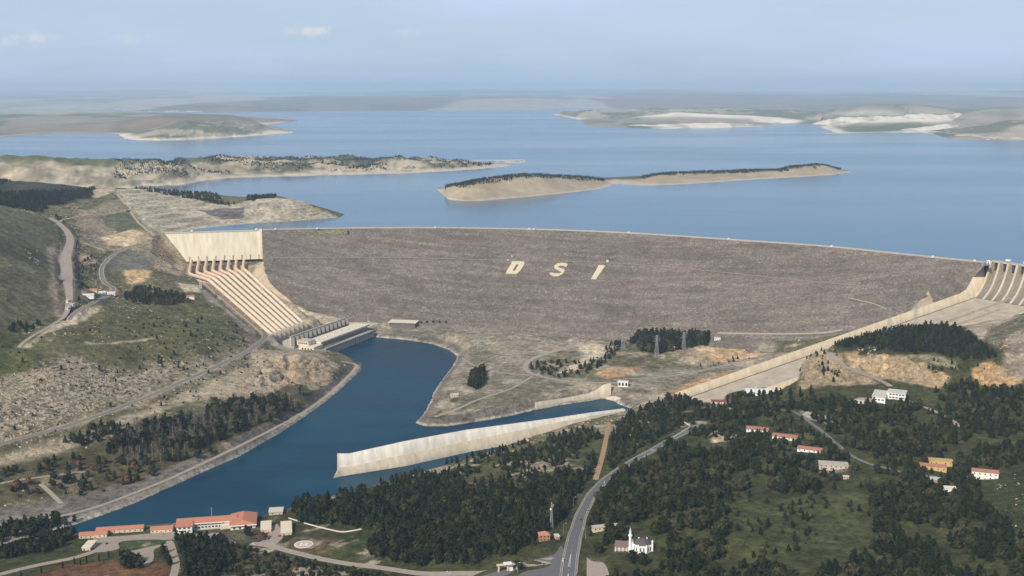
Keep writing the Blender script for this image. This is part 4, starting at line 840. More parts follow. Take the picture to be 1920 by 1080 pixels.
# bench of earth and concrete, coloured darker for the shade between the pipes
sv, cols_ = [], 24
for fr in np.linspace(0, 1, 40):
    a = PEN[0,2]*(1-fr)+PEN[0,3]*fr; z_ = PEN[7,2]*(1-fr)+PEN[7,3]*fr; e = (z_-a)/np.linalg.norm(z_-a)
    sv.append([a-e*11+(z_-a+e*21)*c_+np.array([0,0,-6.2]) for c_ in np.linspace(0, 1, cols_)])
sv = np.array(sv); o = mk('penstock_bench', sv.reshape(-1, 3), grid_faces(40, cols_), mat('shade_dark_bench_soil', (.27,.18,.115), .95, .25, .12), smooth=True); T(o, kind='structure')
if o.data.polygons[0].normal.z < 0: o.data.flip_normals()
hd = MB()
a, z_ = PEN[0,1], PEN[7,1]
st_ = np.array([(PEN[0,2]+(PEN[0,2]-PEN[7,2])*.13)+[0,0,-4.6], (PEN[0,3]+(PEN[0,3]-PEN[7,3])*.13)+[0,0,-4.6]])
o = strip('service_stair', resample(st_, 8), 4, M_CONC3, 0, kind=None); T(o, 'grey service stair running down left of the penstocks', 'stair')
# ================================================================== POWERHOUSE
PA, PB = P(611, 667, 0), P(701, 632, 0)
pdv = (PB-PA)[:2]; PL = np.linalg.norm(pdv); pdv /= PL; pnv = np.array([pdv[1], -pdv[0]])             # pnv: towards the river
phr = math.atan2(pdv[1], pdv[0])
ph = empty('powerhouse', (PA[0], PA[1], 0), phr); T(ph, 'long beige powerhouse with flat roof and arched deck above the river', 'powerhouse')
# local x along the building, local y away from the river
def bx(name, m, *a): return MB().box(*a).build(name, m, ph)
M_BEIGE = mat('beige_roof', (.70,.62,.48), .85, .12, .08); M_GREYW = mat('grey_wall', (.60,.56,.49), .85, .12, .1)
bx('draft_tube_wall', M_GREYW, 0, PL, 3, 14, -6, 9)
for k in range(25): 
    x = 1+(PL-6)*k/24; bx('pier', M_GREYW, x, x+3.6, -.5, 3.2, -5, 12)
bx('deck', M_CONC3, -2, PL+2, -2, 15, 12, 13.4); bx('rail', M_CONC2, -2, PL+2, -2.2, -1.6, 13.4, 14.8)
bx('hall', M_DARK if False else mat('shade_dark_wall', (.20,.19,.18), .5, .1, .2), 6, PL, 15, 44, 8, 22); bx('roof', M_BEIGE, 4, PL+6, 13, 47, 22, 25)  # hall wall painted dark for the shade under the roof edge
bx('end_block', M_BEIGE, -26, 5.5, 10, 44, 8, 20); bx('end_block_roof', M_BEIGE, -27, 5, 9, 45, 20, 21.2)
for k in range(4): bx('window', M_DARK, -26.06, -25.96, 14+k*6.5, 18+k*6.5, 14.5, 18)
for k in range(3): bx('door', M_DARK, -26.06, -25.96, 13+k*7, 16.5+k*7, 8.3, 12.6)
bx('upper_block', M_BEIGE, -20, 2, 26, 52, 21.2, 29); bx('upper_block_roof', M_CONC2, -21, 3, 25, 53, 29, 30)
for k in range(5): bx('window', M_DARK, -20.06, -19.96, 28+k*4.5, 31+k*4.5, 23.5, 27)
for k in range(8): bx('roof_vent', M_GREYW, 20+k*27, 23+k*27, 28, 31, 25, 26.6)
tb = empty('transformer_yard', (PA[0], PA[1], 0), phr); T(tb, 'row of grey transformer bays with dark dividing walls behind the powerhouse', 'transformer bays')
MB().box(-26, PL-8, 62, 64, 10, 38).build('back_wall', M_GREYW, tb); MB().box(-28, PL-2, 53.2, 62, 10, 19.5).build('floor_slab', M_CONC3, tb)
for k in range(14):
    x = -25+(PL+14)*k/13; MB().box(x-.7, x+.7, 53.5, 61.9, 19.5, 36).build('dividing_wall', mat('dark_concrete', (.24,.225,.205), .9, .1, .3), tb)  # dividing walls in a darker grey than the back wall
    if k < 13: MB().box(x+6, x+13, 54, 60, 19.6, 24.5).build('transformer', mat('grey_steel', (.33,.33,.33), .5, .1, .5), tb)
# ================================================================== SPILLWAY
sp_ = empty('spillway', chute(0, 0)); T(sp_, 'wide concrete spillway chute with cream side wall and gate piers at the right dam end', 'spillway')
o0 = chute(0, 0)
ts = np.linspace(-.0, 1.02, 40)
fl_ = np.array([[chute(t_, w_, 0)-o0 for w_ in np.linspace(-1, cw(t_)+1, 16)] for t_ in ts])
M_FLOOR = mat('chute_concrete', (.44,.375,.29), .88, .3, .05, 6)
o = mk('chute_floor', fl_.reshape(-1, 3), grid_faces(40, 16), M_FLOOR, sp_)
if o.data.polygons[0].normal.z < 0: o.data.flip_normals()
M_SPW = mat('cream_spillway_concrete', (.60,.50,.355), .88, .24, .12, 7, streak=(1, 1, .3))
for nm, wf_, sgn in (('far_side_wall', lambda t: 0, -1), ('near_side_wall', cw, 1)):
    V = []
    for t_ in ts:
        h_ = wall_h(max(0, t_)); w0_ = float(wf_(t_)); V += [chute(t_, w0_, 0)-o0, chute(t_, w0_+sgn*(h_*.28), h_)-o0, chute(t_, w0_+sgn*(h_*.28+2), h_)-o0, chute(t_, w0_+sgn*(h_*.28+6), -6)-o0]
    q = mk(nm, V, grid_faces(len(ts), 4), M_SPW, sp_)
    bm = bmesh.new(); bm.from_mesh(q.data); bmesh.ops.recalc_face_normals(bm, faces=bm.faces); bm.to_mesh(q.data); bm.free()
strip('floor_joint', np.array([chute(t_, 1.5, .05)-o0 for t_ in ts]), 2.2, M_DARK, .1, parent=sp_)
for a_, b_, w_ in ((.02, .33, 62), (.12, .45, 88)):
    mb = MB(); q = [chute(a_, w_, 0)-o0, chute(b_, w_, 0)-o0, chute(b_, w_+2.2, 0)-o0, chute(a_, w_+2.2, 0)-o0]; mb.add(*hexa(q, [p+np.array([0,0,5.5]) for p in q])); mb.build('guide_wall', M_CONC2, sp_)
PW = 19.2; NG = 8
def loc(t_m, w_, z_):           # metres down the chute from the gate line, absolute height
    q = SA[:2]+sdv*t_m+SPV*w_; return np.array([q[0], q[1], z_])-np.array([o0[0], o0[1], o0[2]])
for k in range(NG+1):
    w_ = k*PW; prof = [(-22,CREST),(0,CREST),(3,157),(8,143),(15,129),(25,115),(40,103),(46,98),(-22,90)]
    mb = MB(); a_ = [loc(x, w_-2.2, z_) for x, z_ in prof]; b_ = [loc(x, w_+2.2, z_) for x, z_ in prof]; n = len(prof)
    mb.add(a_+b_, [tuple(range(n)), tuple(range(2*n-1, n-1, -1))]+[(i, i+n, (i+1) % n+n, (i+1) % n) for i in range(n)]); q = mb.build('pier', M_CONC2, sp_)
    bm = bmesh.new(); bm.from_mesh(q.data); bmesh.ops.recalc_face_normals(bm, faces=bm.faces); bm.to_mesh(q.data); bm.free()
    if k < NG:
        cur = [(-22,150),(-12,151),(-6,147),(0,139),(8,124),(18,111),(30,104),(46,100.5)]
        V = [loc(x, w_+e, z_) for x, z_ in cur for e in (2.2, PW-2.2)]; q = mk('ogee_bay', V, grid_faces(len(cur), 2), mat('shade_dark_concrete', (.20,.18,.15), .8, .25, .12), sp_)  # ogee surface coloured dark for the shade between the piers
        if q.data.polygons[0].normal.z < 0: q.data.flip_normals()
        mb = MB(); v, f = hexa([loc(-14, w_+2.3, 150), loc(-11, w_+2.3, 150), loc(-11, w_+PW-2.3, 150), loc(-14, w_+PW-2.3, 150)], [loc(-15, w_+2.3, 166), loc(-12, w_+2.3, 166), loc(-12, w_+PW-2.3, 166), loc(-15, w_+PW-2.3, 166)]); mb.add(v, f); mb.build('gate', M_DARK, sp_)
mb = MB(); v, f = hexa([loc(-22,-6,166.5),loc(-8,-6,166.5),loc(-8,NG*PW+6,166.5),loc(-22,NG*PW+6,166.5)], [loc(-22,-6,169.4),loc(-8,-6,169.4),loc(-8,NG*PW+6,169.4),loc(-22,NG*PW+6,169.4)]); mb.add(v, f); mb.build('bridge_deck', M_CONC2, sp_)
for k in (1.5, 3.5):
    q = empty('gantry_crane', chute(0, 0)*0+np.r_[(SA[:2]+sdv*-15+SPV*k*PW), 169.4], math.atan2(sdv[1], sdv[0])); T(q, ['white gantry house on the spillway bridge nearer the dam','white gantry house on the spillway bridge farther right'][k > 2], 'gantry')
    MB().box(-3,3,-4,4,2.5,6).build('cabin', M_WHITE, q)
    for x in (-2.6, 2.6):
        for y in (-3.6, 3.6): MB().box(x-.4,x+.4,y-.4,y+.4,0,2.5).build('leg', M_CONC3, q)
# ================================================================== RIVER WALL (long retaining wall with a tip)
TOPX = [(657,851),(760,828),(877,806.5),(1000,790),(1047,783.5),(1110,774),(1182,765)]
LEDX = [(655,877),(760,853),(877,828),(970,809),(1047,793),(1110,781),(1182,769)]
BASX = [(640,893),(760,874),(877,848),(967,832),(1060,812),(1110,802),(1182,780)]
q0 = P(625, 897.5, 0)
rw = empty('river_wall', q0); T(rw, 'long pale stained two tier concrete wall running out into the river to a pointed tip', 'retaining wall')
n_ = 90; bx_ = np.array([P(np.interp(t_, np.linspace(0, 1, 7), [p[0] for p in BASX]), np.interp(t_, np.linspace(0, 1, 7), [p[1] for p in BASX]), 0) for t_ in np.linspace(0, 1, n_)])
dv = np.gradient(bx_[:, :2], axis=0); dv /= np.linalg.norm(dv, axis=1)[:, None]; nb_ = np.c_[-dv[:, 1], dv[:, 0]]; nb_[nb_[:, 1] < 0] *= -1   # into the wall, away from the camera
pxb, _ = proj(bx_)
def zray(px, py, q):            # height of the picture ray above plan point q (same depth)
    return PY(px, py, q[1])[2]
V = []
for i in range(n_):
    b_ = bx_[i]; n2 = nb_[i]
    l_ = b_.copy(); l_[:2] += n2*6; pxl = proj(l_)[0]; zl = max(2, zray(pxl, np.interp(pxl, [p[0] for p in LEDX], [p[1] for p in LEDX]), l_)); l_[2] = zl
    l2 = l_.copy(); l2[:2] += n2*3.5
    t_ = l2.copy(); t_[:2] += n2*3.5; pxt = proj(t_)[0]; zt = max(zl+1, zray(pxt, np.interp(pxt, [p[0] for p in TOPX], [p[1] for p in TOPX]), t_)); t_[2] = zt
    t2 = t_.copy(); t2[:2] += n2*3
    e_ = t2.copy(); e_[:2] += n2*2; e_[2] = -8; b0 = b_.copy(); b0[2] = -8
    V += [b0, b_, l_, l2, t_, t2, e_]
V = np.array(V)-q0; vv = V.reshape(n_, 7, 3)
def fixn(o):
    bm = bmesh.new(); bm.from_mesh(o.data); bmesh.ops.recalc_face_normals(bm, faces=bm.faces); bm.to_mesh(o.data); bm.free(); return o
fixn(mk('lower_tier', vv[:, :4].reshape(-1, 3), grid_faces(n_, 4), M_CONC2 if False else M_WALLC, rw))
up_ = vv[:, 3:].copy(); fixn(mk('upper_tier', up_.reshape(-1, 3), grid_faces(n_, 4), mat('whitish_wall_concrete', (.70,.65,.56), .88, .26, .14, 7, streak=(1, 1, .12)), rw))
e = vv[0]; tip = np.zeros(3)
mb = MB(); tp = tip+np.array([0,0,1.2]); mb.add([e[1], e[2], e[3], e[4], e[5], e[6], tp, tip+[0,0,-8], e[0]], [(0,1,6),(1,2,6),(2,5,6),(5,7,6),(0,6,7),(0,7,8)]); fixn(mb.build('tip', M_WALLC, rw))
mb = MB(); mb.add([e[2], e[3], e[4], e[5], e[6]], [(0,1,2,3,4)]); mb.build('end_face', M_WALLC, rw)
# ------------------------------------------------------------------ small canal wall
def ribbon_wall(name, lab, cat, topx, basex, zb, thick, m, n=40):
    """wall between two picture lines: foot at height zb, top found above the same plan line"""
    o = empty(name, P(*basex[0], zb)); T(o, lab, cat); o_ = P(*basex[0], zb); V = []
    tt = np.linspace(0, 1, n); bb = np.array([P(np.interp(t_, np.linspace(0, 1, len(basex)), [p[0] for p in basex]), np.interp(t_, np.linspace(0, 1, len(basex)), [p[1] for p in basex]), zb) for t_ in tt])
    dv = np.gradient(bb[:, :2], axis=0); dv /= np.linalg.norm(dv, axis=1)[:, None]; nn = np.c_[-dv[:, 1], dv[:, 0]]; nn[nn[:, 1] < 0] *= -1
    for b_, n2 in zip(bb, nn):
        t_ = b_.copy(); t_[:2] += n2*2; px_ = proj(t_)[0]; t_[2] = max(zb+1, zray(px_, np.interp(px_, [p[0] for p in topx], [p[1] for p in topx]), t_))
        t2 = t_.copy(); t2[:2] += n2*thick; e_ = t2.copy(); e_[2] = zb-6; b0 = b_.copy(); b0[2] = zb-8; V += [b0-o_, b_-o_, t_-o_, t2-o_, e_-o_]
    fixn(mk('wall_body', V, grid_faces(n, 5), m, o)); 
    v5 = np.array(V).reshape(n, 5, 3); mb = MB(); mb.add(list(v5[0])+list(v5[-1]), [(0,1,2,3,4),(9,8,7,6,5)]); mb.build('end_face', m, o); return o
ribbon_wall('canal_wall', 'cream concrete canal wall rising to a tall end beside the outlet', 'canal wall', [(1005,755),(1060,747),(1105,738),(1118,732),(1132,722),(1144,719)], [(1007,768),(1060,757),(1105,750),(1125,747.5),(1146,746)], 0, 4, M_WALLC)
ribbon_wall('outlet_sill', 'low pale concrete sill at the head of the outlet canal', 'sill', [(1136,744),(1152,743),(1165,747)], [(1136,748.5),(1152,752),(1166,754)], 0, 5, M_CONC2)
# ================================================================== BUILDINGS
M_TILE = mat('red_roof_tile', (.47,.20,.125), .8, .16, .5, streak=(1, 4, 1)); M_TILE2 = mat('brown_red_roof_tile', (.33,.14,.10), .8, .16, .5)
M_WW = mat('white_render', (.80,.77,.70), .75, .06, .3); M_CR = mat('cream_render', (.66,.56,.40), .8, .08, .3); M_YEL = mat('yellow_render', (.62,.43,.17), .8, .08, .3)
M_FLAT = mat('pale_flat_roof', (.58,.54,.46), .85, .12, .15); M_GLASS = mat('dark_window_glass', (.03,.035,.045), .15, .05, .5, spec=.5)
KEEP = []                                                            # (x, y, radius) where no tree may stand
def house(name, lab, cat, px, py, w, d, h, rz, roof='gable', wm=None, rm=None, rh=2.2, win=(4, 1), side=(2, 1), group=None, over=.6, door=True, wh=1.5, ww=1.4, at=None, parent=None):
    q = G(px, py) if at is None else np.asarray(at, float); o = empty(name, q, math.radians(rz)); T(o, lab, cat, group)
    KEEP.append((q[0], q[1], max(w, d)*.62+3)); wm = wm or M_WW; rm = rm or M_TILE
    a, b = w/2, d/2; MB().box(-a, a, -b, b, -4, h).build('wall', wm, o)
    mb = MB(); A, B = a+over, b+over
    if roof == 'gable':
        mb.add([(-A,-B,h),(A,-B,h),(A,B,h),(-A,B,h),(-A,0,h+rh),(A,0,h+rh)], [(0,1,5,4),(2,3,4,5),(1,2,5),(3,0,4),(3,2,1,0)])
    elif roof == 'hip':
        r_ = max(0, A-B); mb.add([(-A,-B,h),(A,-B,h),(A,B,h),(-A,B,h),(-r_,0,h+rh),(r_,0,h+rh)], [(0,1,5,4),(2,3,4,5),(1,2,5),(3,0,4),(3,2,1,0)])
    elif roof == 'shed': mb.add([(-A,-B,h+.02),(A,-B,h+.02),(A,B,h+.02),(-A,B,h+.02),(-A,-B,h+.5),(A,-B,h+.5),(A,B,h+rh),(-A,B,h+rh)], [(3,2,1,0),(4,5,6,7),(0,1,5,4),(1,2,6,5),(2,3,7,6),(3,0,4,7)])
    else: mb.box(-A, A, -B, B, h+.02, h+.7)
    mb.build('roof', rm, o)
    nf = win[1]
    for fl in range(nf):
        zc = (fl+.5)*h/nf+.1
        for i in range(win[0]):
            if door and fl == 0 and i == win[0]//2: MB().box(-.7+(-a+(i+.5)*w/win[0]), .7+(-a+(i+.5)*w/win[0]), -b-.06, -b-.01, 0, 2.3).build('door', M_TILE2, o); continue
            x = -a+(i+.5)*w/win[0]; MB().box(x-ww/2, x+ww/2, -b-.06, -b-.01, zc-wh/2, zc+wh/2).build('window', M_GLASS, o)
        for i in range(side[0]):
            y = -b+(i+.5)*d/side[0]
            for s in (-1, 1): MB().box(min(s*(a+.01), s*(a+.06)), max(s*(a+.01), s*(a+.06)), y-ww/2, y+ww/2, zc-wh/2, zc+wh/2).build('window', M_GLASS, o)
    return o
# --- residence by the river
R = G(385, 992); rz = math.radians(11); gz = R[2]
ad = empty('office_building', (R[0]+4, R[1]+6, gz), rz); T(ad, 'white two storey building with long red tiled roof on the river bank', 'office building'); KEEP.append((R[0], R[1]+8, 42)); KEEP.append((R[0]+34, R[1]-8, 20))
def bb(name, m, *a, parent=None): return MB().box(*a).build(name, m, parent or ad)
bb('main_wing', M_WW, -36, 30, -4, 12, -4, 8); bb('left_wing', M_WW, -36.2, -19, -13, -3.9, -4, 8.05); bb('right_wing', M_WW, 24, 52, -18, 16.5, -4, 7.4)
bb('entrance_porch', M_CR, 12, 24, -11, -4.02, -3, 3.4)
mb = MB(); mb.add([(-37.5,-6,8.1),(31,-6,8.1),(31,13.5,8.1),(-37.5,13.5,8.1),(-37.5,4,11.2),(31,4,11.2)], [(0,1,5,4),(2,3,4,5),(1,2,5),(3,0,4),(3,2,1,0)]); mb.build('roof', M_TILE, ad)
mb = MB(); mb.add([(-37.6,-14.5,8.12),(-18,-14.5,8.12),(-18,4,10.9),(-37.6,4,10.9),(-37.6,4,8.12),(-18,4,8.12)], [(0,1,2,3),(1,5,2),(0,3,4),(0,4,5,1),(3,2,5,4)]); mb.build('roof', M_TILE, ad)
mb = MB(); mb.add([(22.5,-20,7.5),(53.5,-20,7.5),(53.5,18,7.5),(22.5,18,7.5),(38,-14,11.6),(38,14,11.6)], [(0,1,4),(1,2,5,4),(2,3,5),(3,0,4,5),(3,2,1,0)]); mb.build('roof', M_TILE, ad)
bb('cornice', M_WW, -19, 24, -6.6, -6.1, 7.0, 8.08); bb('cornice', M_WW, 22.4, 53.6, -20.5, -20.05, 6.4, 7.6)
for k in range(9):
    x = -16+k*3.9
    for z_ in (1.2, 4.8): w_ = bb('window', M_GLASS, x-1.4, x+1.4, -4.07, -4.01, z_, z_+1.9)
for k in range(3):
    for z_ in (1.4, 4.9): bb('window', M_GLASS, -34+k*5, -31+k*5, -13.07, -13.01, z_, z_+1.7)
for k in range(4): bb('window', M_GLASS, 27+k*6.3, 29.5+k*6.3, -18.07, -18.01, 2.2, 4.6)
bb('planter_kerb', M_CURB, -18, 14, -7.5, -6.9, -1, .9)
fp_ = empty('flag_pole', (R[0]+2, R[1]+21.5, gz+.3)); T(fp_, 'thin white pole standing behind the long red roof', 'pole'); MB().tube((0,0,-1),(0,0,17),.22,.12).build('shaft', M_WHITE, fp_); MB().tube((0,0,17),(0,0,17.5),.3,.05).build('finial', M_WHITE, fp_)
house('row_house', 'low red roofed cream house at the left end of the residence row', 'house', 176, 1006, 30, 11, 4, 10, wm=M_CR, win=(6,1))
house('row_house', 'long red roofed cream house in the middle of the residence row', 'house', 226, 996, 52, 12, 4.2, 10, wm=M_CR, win=(9,1))
house('row_house', 'red roofed house half hidden behind the dark trees in the residence row', 'house', 282, 984, 30, 11, 4.2, 10, wm=M_CR, win=(5,1))
house('row_house', 'short red roofed house beside the white office building', 'house', 304, 996, 24, 11, 4.2, 9, wm=M_CR, win=(5,1))
house('shed', 'cream flat roofed shed standing on the left end of the yard', 'shed', 168, 1027, 9, 20, 4, 0, 'flat', M_CR, mat('cream_sheet_roof', (.72,.63,.46), .6, .06, .3), win=(2,1), side=(3,1))
house('shed', 'cream shed with its long roof tight against the office building', 'shed', 499, 992, 11, 26, 4.2, 12, 'flat', M_CR, mat('cream_sheet_roof', (.72,.63,.46), .6, .06, .3), win=(2,1), side=(3,1))
house('shed', 'long cream shed between the forecourt and the helipad lawn', 'shed', 537, 995, 11.5, 34, 4.2, 12, 'flat', M_CR, mat('cream_sheet_roof', (.72,.63,.46), .6, .06, .3), win=(2,1), side=(4,1))
house('pump_house', 'square pale flat roofed block at the water edge right of the office', 'pump house', 518, 962, 16, 14, 4, 8, 'flat', M_CONC2, M_FLAT, win=(2,1))
# helipad
q = PADS['helipad']; c0 = q.mean(0); hp = empty('helipad', c0-[0,0,.1]); T(hp, 'round pale helipad with a white H on the lawn', 'helipad')
rr = 10.5; MB().prism([(rr*math.cos(t_), rr*math.sin(t_)) for t_ in np.linspace(0, 2*math.pi, 41)[:-1]], -.6, .3).build('disc', mat('helipad_concrete', (.55,.46,.36), .9, .1, .3), hp)
mb = MB(); ring = [(math.cos(t_), math.sin(t_)) for t_ in np.linspace(0, 2*math.pi, 41)]
for i in range(40): a, b_ = ring[i], ring[i+1]; mb.add([(a[0]*9.9,a[1]*9.9,.306),(b_[0]*9.9,b_[1]*9.9,.306),(b_[0]*9.1,b_[1]*9.1,.306),(a[0]*9.1,a[1]*9.1,.306)], [(0,1,2,3)])
mb.build('ring_marking', M_WHITE, hp); mb = MB()
for x in (-3, 3): mb.box(x-.7, x+.7, -4.5, 4.5, .302, .31)
mb.box(-2.3, 2.3, -.7, .7, .302, .31); mb.build('letter_marking', M_WHITE, hp); KEEP.append((c0[0], c0[1], 18))
# lawn kerb walls
def low_wall(name, lab, pxs, hgt, th, m, cat='low wall', parent=None):
    p = resample(Gs(smooth_px(pxs, 5)), 6); o_ = p[0].copy(); o = empty(name, o_); T(o, lab, cat)
    d = np.gradient(p[:, :2], axis=0); d /= np.linalg.norm(d, axis=1)[:, None]; n_ = np.c_[-d[:, 1], d[:, 0]]*th/2; z_ = np.array([float(hz(a, b)) for a, b in p[:, :2]])
    v = np.stack([np.c_[p[:, :2]+n_, z_-1], np.c_[p[:, :2]+n_, z_+hgt], np.c_[p[:, :2]-n_, z_+hgt], np.c_[p[:, :2]-n_, z_-1]], 1)-o_
    fixn(mk('wall_body', v.reshape(-1, 3), grid_faces(len(p), 4), m, o)); return o
low_wall('lawn_wall', 'thin pale wall along the river side of the helipad lawn', [(541,972),(580,984),(620,994),(645,998),(680,992),(708,985)], 1.2, .8, M_CURB)
low_wall('enclosure_wall', 'pale wall bending round the bare yard among the woods', [(1327,822),(1334,815),(1358,806),(1382,812),(1378,820)], 2.2, .8, M_CR)
low_wall('road_wall', 'pale stone wall in the trees along the spur off the main road', [(1262,822),(1280,810),(1294,800),(1276,790)], 2.0, 1.2, M_CURB)
# --- mosque
mq = G(1196, 1030); mo = empty('mosque', mq, math.radians(-8)); T(mo, 'white mosque with slim minaret and dark faceted roof among the trees', 'mosque'); KEEP.append((mq[0], mq[1], 21)); KEEP.append((mq[0]+6, mq[1]-18, 15)); KEEP.append((mq[0]-22, mq[1]+8, 14))
M_MROOF = mat('dark_slate_roof', (.10,.085,.085), .7, .12, .4); M_MW = mat('bright_white_render', (.86,.84,.80), .7, .04, .3)
oc = [(4.5+10.5*math.cos(math.pi/8+i*math.pi/4), 10.5*math.sin(math.pi/8+i*math.pi/4)) for i in range(8)]
MB().prism(oc, -4, 7.2).build('prayer_hall', M_MW, mo)
for i in range(8):
    x0, y0 = oc[i]; x1, y1 = oc[(i+1) % 8]
    for f_ in (.0,): MB().box(x0-.7, x0+.7, y0-.7, y0+.7, -3, 8.6).build('buttress', M_MW, mo)
    nx_, ny_ = ((x0+x1)/2-4.5), (y0+y1)/2; l_ = math.hypot(nx_, ny_); nx_, ny_ = nx_/l_, ny_/l_
    mb = MB()
    for f_ in (.3, .7):
        cx, cy = x0+(x1-x0)*f_, y0+(y1-y0)*f_; tx, ty = -ny_, nx_
        mb.add([(cx+nx_*.05+tx*.6, cy+ny_*.05+ty*.6, 1.5),(cx+nx_*.05-tx*.6, cy+ny_*.05-ty*.6, 1.5),(cx+nx_*.05-tx*.6, cy+ny_*.05-ty*.6, 5.2),(cx+nx_*.05, cy+ny_*.05, 6.1),(cx+nx_*.05+tx*.6, cy+ny_*.05+ty*.6, 5.2)], [(0,1,2,3,4)])
    mb.build('window', M_GLASS, mo)
MB().prism([(4.5+(x-4.5)*.9, y*.9) for x, y in oc], 7.2, 9.6, .72).build('roof', M_MROOF, mo); MB().prism([(4.5+(x-4.5)*.648, y*.648) for x, y in oc], 9.6, 11.4, .5).prism([(4.5+(x-4.5)*.324, y*.324) for x, y in oc], 11.4, 12.1, .1).build('roof_cap', M_MROOF, mo)
mn = MB(); mn.tube((-7.6,-4.5,-3),(-7.6,-4.5,4),1.9,1.8,10).tube((-7.6,-4.5,4),(-7.6,-4.5,15.5),1.45,1.3,10); mi = mn.build('minaret', M_MW, mo)
MB().tube((-7.6,-4.5,15.5),(-7.6,-4.5,16.6),2.1,2.1,10).build('balcony', M_MW, mi); MB().tube((-7.6,-4.5,16.6),(-7.6,-4.5,20),1.1,1.05,10).build('upper_shaft', M_MW, mi); MB().tube((-7.6,-4.5,20),(-7.6,-4.5,24.5),1.25,.05,10).build('spire', mat('lead_spire', (.6,.58,.55), .5, .06, .5), mi)
MB().box(-22,-6.4,-3,10,-4,3.2).build('court', mat('pink_render', (.42,.33,.28), .8, .1, .3), mo)
mb = MB().box(-23,-5.9,-4.4,11,3.21,3.7); mb.build('court_roof', mat('mauve_roof_tile', (.24,.17,.15), .8, .14, .4), mo)
for k in range(4): MB().box(-22.5+k*3.8,-21.7+k*3.8,-4.2,-3.5,-3,3.2).build('court_pillar', M_MW, mo)
house('hall', 'long low pale roofed hall behind the mosque court', 'hall', 1134, 992, 27, 7, 4, 14, 'gable', M_CR, mat('pale_sheet_roof', (.47,.40,.32), .7, .1, .3), 1.2, win=(6,1))
# --- junction: portal, guard house, mast, signs, lamps, cars
pg = G(952, 1070); po = empty('entrance_portal', pg, math.radians(12)); T(po, 'cream gate portal spanning the entrance road by the junction', 'gate')
for x in (-9, 0, 9): MB().box(x-.7, x+.7, -.7, .7, -2, 6).build('post', M_CR, po)
MB().box(-11, 11, -1.2, 1.2, 6, 7.2).build('beam', M_CR, po); MB().box(-4, 4, -3, 3, 7.2, 7.9).build('canopy', M_WW, po); MB().box(1.5, 5, -2, 3, -2, 3.2).build('booth', M_WW, po); KEEP.append((pg[0], pg[1], 18))
house('guard_house', 'small orange brick guard house with red hip roof in the trees', 'guard house', 1020, 1012, 11, 9, 6.5, 8, 'hip', mat('orange_brick', (.42,.22,.14), .85, .12, .5), M_TILE, 3, win=(3,2), door=False)
house('kiosk', 'little cream kiosk beside the junction island', 'kiosk', 1044, 1010, 4, 6, 3.4, 15, 'flat', M_CR, M_FLAT, win=(2,1), side=(1,1))
def lattice(name, lab, cat, base, h, b0, b1, m, group=None, arms=(), nseg=7, th=.22, rz=.3):
    o = empty(name, base, rz); T(o, lab, cat, group); mb = MB(); lv = [(h*k/nseg, b0+(b1-b0)*(k/nseg)**.8) for k in range(nseg+1)]
    for sx, sy in ((1,1),(1,-1),(-1,-1),(-1,1)):
        for (z0, w0_), (z1, w1_) in zip(lv[:-1], lv[1:]): mb.tube((sx*w0_, sy*w0_, z0-(1 if z0 == 0 else 0)), (sx*w1_, sy*w1_, z1), th, th, 4)
    mb.build('leg_frame', m, o); mb = MB()
    for (z0, w0_), (z1, w1_) in zip(lv[:-1], lv[1:]):
        for a, b_ in (((1,1),(1,-1)),((1,-1),(-1,-1)),((-1,-1),(-1,1)),((-1,1),(1,1))):
            mb.tube((a[0]*w0_, a[1]*w0_, z0), (b_[0]*w1_, b_[1]*w1_, z1), th*.6, th*.6, 3); mb.tube((b_[0]*w0_, b_[1]*w0_, z0), (a[0]*w1_, a[1]*w1_, z1), th*.6, th*.6, 3)
    mb.build('bracing', m, o)
    for z_, l_ in arms:
        mb = MB(); mb.tube((-l_,0,z_),(l_,0,z_),th,th,4); mb.tube((-l_,0,z_),(0,0,z_+2.5),th*.7,th*.7,3); mb.tube((l_,0,z_),(0,0,z_+2.5),th*.7,th*.7,3)
        for x in (-l_, l_): mb.tube((x,0,z_),(x,0,z_-2.2),.18,.18,4)
        mb.build('cross_arm', m, o)
    return o
M_STEEL = mat('galvanised_steel', (.34,.36,.38), .5, .1, .5)
ma = lattice('radio_mast', 'slim lattice radio mast with white dishes beside the main road', 'mast', G(1034, 992), 30, 1.5, .35, M_STEEL, nseg=10, th=.16)
for z_, a, r_ in ((25, .5, 1.5), (22.5, 2.6, 1.1), (27.5, -.7, .9)):
    MB().tube((math.cos(a)*.9, math.sin(a)*.9-.6, z_), (math.cos(a)*1.3, math.sin(a)*1.3-1.2, z_), .2, r_, 12).build('dish', M_WHITE, ma)
PYL = 'pylons of the power line'
for x, y, h_, lab in [(1715,619,52,'thin lattice pylon behind the wooded knoll, in front of the chute'),(1667,622,40,'shorter lattice pylon at the left shoulder of the wooded knoll'),(1231,668,40,'lattice pylon before the dark wood at the dam toe'),(1282,656,34,'lattice pylon at the small yellow hut by the toe wood'),(1168,655,32,'faint lattice pylon left of the toe wood'),(898,655,34,'lattice pylon on the gravel flat by the river basin')]:
    lattice('pylon', lab, 'pylon', G(x, y), h_, 3.6, .6, M_STEEL, PYL, [(h_*.72, 6), (h_*.84, 5), (h_*.95, 4)])
def lamp(px, py, lab, grp, h=10, rz=0):
    q = G(px, py); o = empty('street_lamp', q, rz); T(o, lab, 'street lamp', grp); MB().tube((0,0,-.5),(0,0,h),.16,.1,6).build('pole', M_STEEL, o); MB().tube((0,0,h),(2.2,0,h+.5),.08,.07,5).build('arm', M_STEEL, o); MB().box(1.7,3,-.2,.2,h+.38,h+.62).build('lamp_head', M_WHITE, o)
LP = 'street lamps along the main road'
